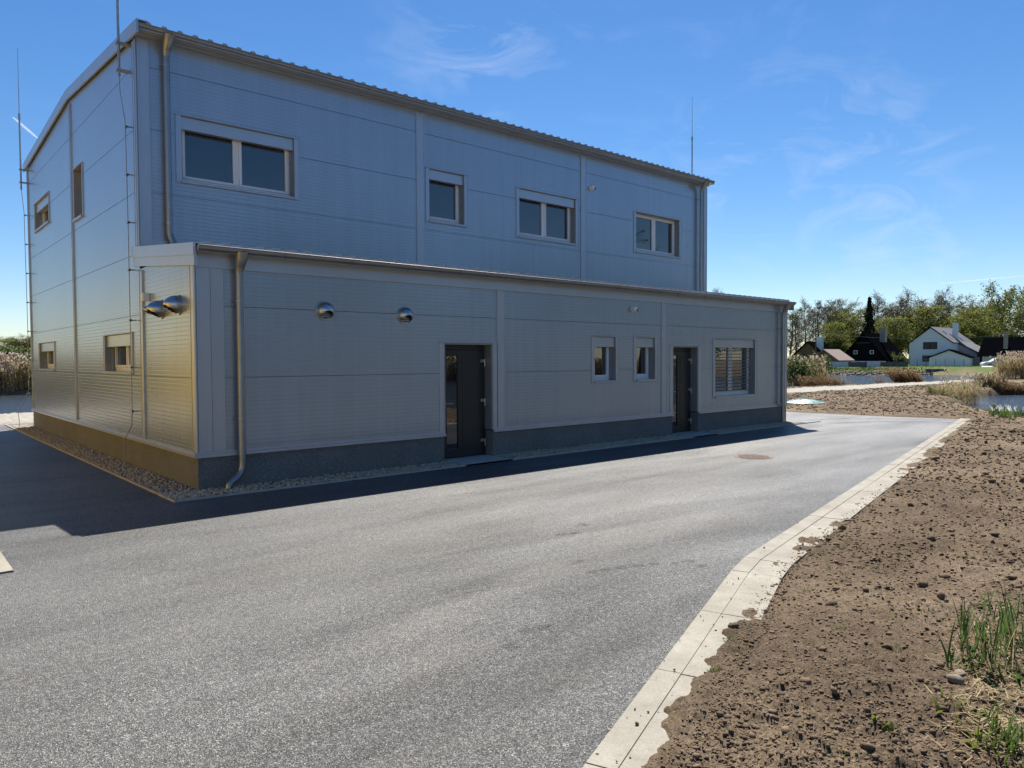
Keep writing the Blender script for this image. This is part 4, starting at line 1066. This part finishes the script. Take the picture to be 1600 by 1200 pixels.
for k, (kd, v, px, dp, yt, lb) in enumerate(TREES): place_tree(kd, v, px, dp, yt, lb, 'trees behind the houses', ws=random.uniform(.95, 1.35) if kd != 'spruce' else .72)
place_tree('tall', 0, 1138, 120, 443, 'tip of a distant bare tree just above the annex roof', 'trees behind the houses', base=.35)
place_tree('bush', 0, 1527, 118, 550, 'round green bush between the white garage and the white car', ws=.9)
place_tree('bush', 0, 1388, 122, 548, 'loose pale bush under the right roof slope of the black cottage', ws=1.0)
place_tree('bush', 0, 1408, 121, 553, 'pale blossoming bush left of the white house', ws=.9)
place_tree('bush', 0, 1278, 75, 553, 'olive bush among the reeds in front of the wooden shed', base=-.2)
place_tree('bush', 0, 1247, 60, 556, 'green bush among the tall reeds next to the annex corner', base=-.3)
LT = [(-60, 519, 'bare', 0), (-30, 524, 'leafing', 1), (-6, 520, 'bare', 1), (8, 521, 'tall', 0), (19, 527, 'leafing', 0), (31, 524, 'bare', 0), (42, 522, 'bare', 1), (53, 524, 'leafing', 1), (66, 522, 'bare', 0)]
LL = ['', '', 'distant bare tree cut by the left edge of the photo', 'thin distant bare tree second from the left edge', 'distant green tree with rounded crown above the reeds at the left', 'distant bare tree in the middle of the left tree line', 'distant dark bare tree left of the hall corner', 'distant tree touching the hall corner at the left', '']
for i, (px, yt, kd, v) in enumerate(LT):
    place_tree(kd, v, px, 150, yt, LL[i] or 'distant tree of the left shore hidden from the camera', 'distant trees behind the left reeds', ws=1.5, base=.2)
for i, px in enumerate((2, 16, 28, 40, 50)):
    place_tree('bush', 0, px, 140, 541+3*(i % 2), ['dark bush behind the reeds at the left edge of the photo', 'second dark bush from the left edge behind the reeds', 'middle dark bush behind the left reeds', 'fourth dark bush behind the left reeds', 'dark bush beside the hall corner behind the left reeds'][i], ws=1.5, base=.2)
# trees across the right pond: out of frame, mirrored in the lower window panes
for i in range(16):
    a = -1.7+i*.1; dx, dy = math.cos(a), math.sin(a); dd = 62+8*(i % 3)
    place_tree(['leafing', 'bare', 'leafing', 'tall'][i % 4], [0, 1, 1, 0][i % 4], 0, 0, 0, 'tree on the shore behind the photographer', 'trees mirrored in the window panes', xy=(6+dx*dd, -4+dy*dd), H=11+3*(i % 4), base=-.3, ws=1.4)
reed_clump('reed_bed', 40, -62, 45, 3, 5000, 2.2, 'golden reeds on the shore behind the photographer', lean=(.02, .2), w=.08, leafy=2, sd_=33, zmin=-.4, rot=.35)

# ------------------------------------------------------------------ houses across the water
def gable_house(name, px, depth, turn, w, ln, eave, ridge, mats, label, base=.3, over=.35, apex=None, knee=None):
    """local frame: gable front at y=0 facing the viewer, ridge along +y; returns root"""
    x, y = at(px, depth); va = math.atan2(x-CAM.x, y-CAM.y)
    root = empty(name, (x, y, base), -(va+turn), label, 'house')
    wall, roof = mats
    a = apex or 0
    b = MB(); prof = [(-w/2, 0, -1), (w/2, 0, -1), (w/2, 0, eave), (a, 0, ridge), (-w/2, 0, eave)]
    b.prism(prof, (0, ln, 0)); b.build('wall', M[wall], root)
    r = MB(); th = .16
    for s in (-1, 1):
        ex = s*(w/2); sl = (ridge-eave)/(abs(ex-a)); ox = ex+s*over; oz = eave-over*sl
        r.prism([(a, -over, ridge+.02), (ox, -over, oz+.02), (ox, -over, oz+th+.02), (a, -over, ridge+th+.05)], (0, ln+2*over, 0))
    ro = r.build('roof', M[roof], root)
    return root, ro
def bx(name, mat, parent, a, c): b = MB(); b.box(a, c); return b.build(name, M[mat], parent)
def hwin(root, u0, u1, z0, z1, y=0, div=1, frame='pvc'):
    f = MB(); t = .07
    f.box((u0-t, y-.05, z0-t), (u0, y-.002, z1+t)); f.box((u1, y-.05, z0-t), (u1+t, y-.002, z1+t)); f.box((u0, y-.05, z0-t), (u1, y-.002, z0)); f.box((u0, y-.05, z1), (u1, y-.002, z1+t))
    for k in range(1, div+1):
        if k < div or div > 1 and k < div: u = u0+(u1-u0)*k/div; f.box((u-.04, y-.05, z0), (u+.04, y-.002, z1))
    w = f.build('window', M[frame], root); p = MB(); p.box((u0+.002, y-.03, z0+.002), (u1-.002, y-.004, z1-.002)); p.build('pane', simple('far_glass', (.03, .035, .04), .25, spec=.3), w)
DPT = 118.
mpp = DPT/FPX
# white house
h3, rf = gable_house('white_house', 1453, DPT, .30, 6.3, 11, 3.9, 6.35, ('whitewall', 'greyroof'), 'white rendered house with grey gable roof and dark windows across the pond', over=.15)
hwin(h3, -1.0, .9, 3.0, 4.0, 0, 2, 'blackwood'); hwin(h3, -1.1, .8, 1.0, 1.85, 0, 2, 'blackwood')
vb = MB()
for s in (-1, 1): vb.prism([(0, -.19, 6.35), (s*3.3, -.19, 3.78), (s*3.3, -.19, 3.96), (0, -.19, 6.56)], (0, .035, 0))
vb.build('verge_board', M['blackwood'], h3)
bx('chimney', 'whitewall', h3, (1.9, 4.2, 4), (2.6, 4.9, 7.2))
for (sx, sy) in ((.9, 2.5), (1.5, 4.0), (2.2, 6.2)):
    k = MB(); zt = 6.35-sx*(2.45/3.15)+.22; k.prism([(sx, sy, zt), (sx+.6, sy, zt-.467), (sx+.6, sy+.9, zt-.467), (sx, sy+.9, zt)], (0, 0, .05)); k.build('skylight', M['glass'], rf)
# low side wing behind, long roof slope to the right
wg = MB(); wg.prism([(3.153, 3, -1), (6.2, 3, -1), (6.2, 3, 2.0), (3.153, 3, 3.75)], (0, 7, 0)); wg.build('side_wing', simple('pinkish_render', (.45, .38, .38), .85), h3)
wr = MB(); wr.prism([(3.16, 2.7, 3.90), (6.55, 2.7, 1.93), (6.55, 2.7, 2.10), (3.16, 2.7, 4.07)], (0, 7.6, 0)); wr.build('wing_roof', M['greyroof'], h3)
gar, gr = gable_house('white_garage', 1482, DPT-5, .12, 5.3, 5, 1.55, 2.65, ('whitewall', 'blackroof'), 'low white gabled garage in front of the white house', over=.25)
# black gabled cottage
h2, rf = gable_house('black_cottage', 1349, DPT+4, .35, 7.2, 9, 1.35, 5.6, ('blackwood', 'blackroof'), 'black timber gabled cottage with pale lower wall left of the white house', over=.55)
bx('lower_wall', 'whitewall', h2, (-3.55, -.06, -1), (3.55, -.003, 1.05)); hwin(h2, -1.55, -1.05, 2.3, 2.75); hwin(h2, 1.05, 1.55, 2.3, 2.75); hwin(h2, -1.0, -.5, .35, .85, -.06, 1, 'blackwood')
k = MB(); k.box((-1.6, -.03, 4.05), (1.3, -.004, 4.10)); k.build('trim_board', M['brownroof'], h2)
bx('chimney', 'brick', h2, (1.3, 3.4, 4.2), (2.2, 4.1, 6.6)); bx('chimney_cap', 'concrete', h2, (1.2, 3.3, 6.601), (2.3, 4.2, 6.7))
# brown cottage at the left, with its tall white chimney
h1, rf = gable_house('brown_cottage', 1262, DPT+8, .30, 7.0, 9, 1.0, 4.3, ('brownwood', 'blackroof'), 'dark brown wooden cottage with steep roof next to the annex corner', over=.5)
bx('chimney', 'whitewall', h1, (.9, 1.5, 2.2), (1.9, 2.3, 5.1)); bx('chimney_cap', 'pvc', h1, (.8, 1.4, 5.101), (2.0, 2.4, 5.25)); hwin(h1, -.9, -.3, 1.6, 2.4, 0, 1, 'brownwood')
sh, rf = gable_house('garden_shed', 1288, DPT-4, .45, 4.0, 4.6, 1.35, 2.75, ('brownwood', 'brownroof'), 'small open wooden shed with pinkish brown gable roof in front of the brown cottage', over=.45)
# black roofed house at the right, ridge across the view
x, y = at(1585, 112); va = math.atan2(x-CAM.x, y-CAM.y)
h4 = empty('black_roof_house', (x, y, .3), -va, 'white house with large black hipped roof cut by the right edge of the photo', 'house')
bx('wall', 'whitewall', h4, (-4.2, 0, -1), (6, 6, 1.75))
r = MB(); r.prism([(-4.7, -.8, 1.5), (-4.0, 2.9, 4.75), (-4.0, 3.1, 4.75), (-4.7, 6.8, 1.5)], (0, 0, 0)) if False else None
V_ = [(-4.9, -.8, 1.7), (6.5, -.8, 1.7), (6.5, 6.8, 1.7), (-4.9, 6.8, 1.7), (-4.1, 2.6, 4.75), (6.5, 2.6, 4.75), (6.5, 3.4, 4.75), (-4.1, 3.4, 4.75)]
r.v += V_; r.f += [(0, 1, 5, 4), (3, 7, 6, 2), (0, 4, 7, 3), (1, 2, 6, 5), (4, 5, 6, 7), (0, 3, 2, 1)]; r.build('roof', M['blackroof'], h4)
bx('chimney', 'brick', h4, (-1.5, .5, 2.8), (-.9, 1.1, 5.35)); bx('chimney_cap', 'concrete', h4, (-1.6, .4, 5.351), (-.8, 1.2, 5.45))
hwin(h4, 2.2, 3.2, .5, 1.3)

# white car parked before it
x, y = at(1560, 107)
car = empty('parked_car', (x, y, .25), -YAW-.3, 'white car parked before the black roofed house, half hidden by reeds', 'car')
b = MB(); prof = [(-2.2, .35), (-2.2, .75), (-1.95, .92), (-1.15, 1.02), (-.45, 1.5), (1.3, 1.58), (2.05, 1.1), (2.2, .95), (2.2, .35)]
b.prism([(p[0], -.85, p[1]) for p in prof], (0, 1.7, 0)); b.build('body', M['carpaint'], car, bevel=.06)
b = MB(); b.prism([(-1.0, -.86, 1.03), (-.42, -.86, 1.43), (.35, -.86, 1.48), (.35, -.86, 1.03)], (0, .012, 0)); b.prism([(.42, -.86, 1.03), (.42, -.86, 1.48), (1.2, -.86, 1.48), (1.65, -.86, 1.05)], (0, .012, 0)); b.build('side_window', M['glass'], car)
for wx in (-1.35, 1.35):
    for wy in (-.86, .70):
        t_ = MB(); t_.tube([(wx, wy, .32), (wx, wy+.18, .32)], .33, 20); w_ = t_.build('wheel', M['tyre'], car, bevel=.02)
        q = MB(); q.tube([(wx, wy-.012, .32), (wx, wy-.002, .32)], .19, 14); q.build('rim', M['steel'], w_)
b = MB(); b.box((-2.21, -.75, .62), (-2.17, -.45, .75)); b.build('headlight', M['pvc'], car)

# garden walls and fences in front of the houses
def fence(px0, px1, depth, h, mat, label, z0=.3):
    x0, y0 = at(px0, depth); x1, y1 = at(px1, depth); v = Vector((x1-x0, y1-y0)); ln = v.length
    root = empty('garden_fence', (x0, y0, z0), math.atan2(v.y, v.x), label, 'fence')
    n = max(1, round(ln/2.4))
    for k in range(n): bx('fence_panel', mat, root, (ln*k/n+.06, -.04, -.1), (ln*(k+1)/n-.06, .04, h))
    for k in range(n+1): bx('post', 'concrete' if mat == 'fence_white' else 'fence_dark', root, (ln*k/n-.055, -.07, -.3), (ln*k/n+.055, .07, h+.08))
D2 = 109.
fence(1264, 1325, D2, 1.0, 'fence_white', 'pale panel fence in front of the wooden shed')
fence(1325.6, 1353, D2, .95, 'fence_dark', 'short dark board fence before the black cottage, left piece')
fence(1353.6, 1375, D2, .95, 'fence_white', 'short pale fence piece between the two dark board fences')
fence(1375.6, 1417, D2, .95, 'fence_dark', 'dark board fence running up to the white house')
def wire_fence(px0, px1, depth, h, label):
    x0, y0 = at(px0, depth); x1, y1 = at(px1, depth); v = Vector((x1-x0, y1-y0)); ln = v.length
    root = empty('wire_fence', (x0, y0, .3), math.atan2(v.y, v.x), label, 'fence'); n = 7
    for k in range(n+1): b = MB(); b.tube([(ln*k/n, 0, -.3), (ln*k/n, 0, h)], .035, 6); b.build('post', M['fence_dark'], root)
    for z in (.1, .5, .9, h-.1): b = MB(); b.tube([(0, 0, z), (ln, 0, z)], .012, 4); b.build('wire', M['galv'], root)
wire_fence(1418, 1520, D2-1, 1.35, 'thin wire fence on dark posts before the white house and garage')
# concrete outlet, ramp and rubble on the far bank
x, y = at(1465, 101); cv = empty('culvert', (x, y, -.4), -YAW-.35, 'dark concrete culvert outlet in the grassy far bank', 'culvert')
bx('headwall', 'fence_dark', cv, (-1.5, -.3, -.4), (1.0, .8, .72)); bx('wing_wall', 'blackwood', cv, (1.05, -.1, -.4), (1.9, .7, .6))
x, y = at(1545, 97); rp_ = MB(); rp_.prism([(-1.6, 0, -.8), (1.6, 0, -.8), (.9, 7, .55), (-.3, 7, .55)], (0, 0, .12)); o = rp_.build('boat_ramp', M['concrete']); o.location = (x, y, .0); o.rotation_euler = (0, 0, -YAW-.5); tag(o, kind='structure')
g = np.random.default_rng(77); n = 900; pxs = g.uniform(1225, 1560, n); P = []
for px in pxs:
    dd = 100.5+g.uniform(-.2, 3.2); q = at(px, dd); P.append((q[0], q[1], -.5+(dd-100)*.13+g.uniform(0, .15)))
P = np.array(P); sa = sdf(P[:, 0], P[:, 1], POND_A)
o = scatter('bank_rubble', P, g.uniform(.05, .20, n), M['stone'], .7, .35, seed=6); tag(o, 'grey rubble stones along the foot of the far bank', 'rubble', kind='stuff')
# grass on the far bank
b = MB(); rs = random.Random(3)
for i in range(9000):
    px = rs.uniform(1225, 1600); dd = 103.5+rs.random()*16; x, y = at(px, dd); blade(b, (x, y, .25+rs.uniform(-.25, .1)), rs.uniform(.15, .45), .12, rs.uniform(.1, .6), rs.random()*6.28, .4, 2)
o = b.build('far_grass', M['grass'], fix=False); tag(o, 'bright green meadow grass on the far bank before the houses', 'grass', kind='stuff')

# utility pole and overhead wire
def pole(px, depth, h, label):
    x, y = at(px, depth); p = empty('utility_pole', (x, y, .2), -YAW, label, 'pole')
    b = MB(); b.tube([(0, 0, -1), (0, 0, h)], [.13, .09], 8); b.build('post', M['bark'], p); b = MB(); b.tube([(-.6, 0, h-.3), (.6, 0, h-.3)], .05, 6); b.build('crossarm', M['bark'], p)
pole(1274, 116, 6.2, 'slim wooden utility pole before the white chimney of the brown cottage')
pole(1660, 100, 6.0, 'utility pole just outside the right edge of the photo')
def wire(px0, z0, px1, z1, d0, d1, sag, label, group=None):
    a = Vector((*at(px0, d0), z0)); c = Vector((*at(px1, d1), z1)); b = MB()
    b.tube([a.lerp(c, t/16)-Vector((0, 0, sag*4*(t/16)*(1-t/16))) for t in range(17)], .016, 4); tag(b.build('overhead_wire', M['galv'], fix=False), label, 'wire')
wire(1274, 6.0, 1660, 5.9, 116, 100, 1.3, 'thin overhead wire crossing in front of the white house')

# ochre building left of the yard: unseen, added so its sunlit wall warms the annex end
ob = empty('added_ochre_building', (0, 0, 0), 0, 'unseen low ochre building added left of the yard to warm the annex end wall', 'building')
b = MB(); b.box((-13, -3, -.2), (-6.4, 19, 5.2)); b.build('wall', simple('ochre_render', (.74, .46, .03), .85, 0, .08, 1), ob)  # inferred from gold reflections, made taller to block sky reflected in the annex end
b = MB(); b.prism([(-13.3, -3.3, 5.2), (-6.1, -3.3, 5.2), (-9.7, -3.3, 6.2)], (0, 22.6, 0)); b.build('roof', M['brownroof'], ob)

# contrails high up: thin ice streaks
def contrail(p0, p1, dist, r, label, wav=0):
    d0 = (fw+cr*((p0[0]-800)/FPX)-cu*((p0[1]-600)/FPX)).normalized(); d1 = (fw+cr*((p1[0]-800)/FPX)-cu*((p1[1]-600)/FPX)).normalized()
    a, c = CAM+d0*dist, CAM+d1*dist; b = MB(); n = 24; rs = random.Random(5)
    b.tube([a.lerp(c, k/n)+Vector((rs.gauss(0, wav), 0, rs.gauss(0, wav))) for k in range(n+1)], [r*(.25+.75*math.sin(math.pi*min(k/n*.9+.1, 1))) for k in range(n+1)], 10)
    o = b.build('contrail', M['cloudmat'], smooth=True, fix=True); tag(o, label, 'contrail')
t = NT('ice_trail'); N_ = t.N; N_.remove(t.b); df = t.n('ShaderNodeBsdfTranslucent'); df.inputs[0].default_value = (.85, .87, .9, 1); di = t.n('ShaderNodeBsdfDiffuse'); di.inputs[0].default_value = (.85, .87, .9, 1)
m1 = t.n('ShaderNodeMixShader'); t.L(df.outputs[0], m1.inputs[1]); t.L(di.outputs[0], m1.inputs[2]); tp = t.n('ShaderNodeBsdfTransparent'); m2 = t.n('ShaderNodeMixShader'); m2.inputs[0].default_value = .30
t.L(tp.outputs[0], m2.inputs[1]); t.L(m1.outputs[0], m2.inputs[2]); t.L(m2.outputs[0], N_['Material Output'].inputs[0]); M['cloudmat'] = t.m
contrail((20, 183), (66, 222), 4000, 5, 'short thin white contrail left of the hall gable')
contrail((1470, 443), (1610, 430), 5000, 3, 'faint contrail low in the sky above the willow')

print('objects', len(SC.objects))
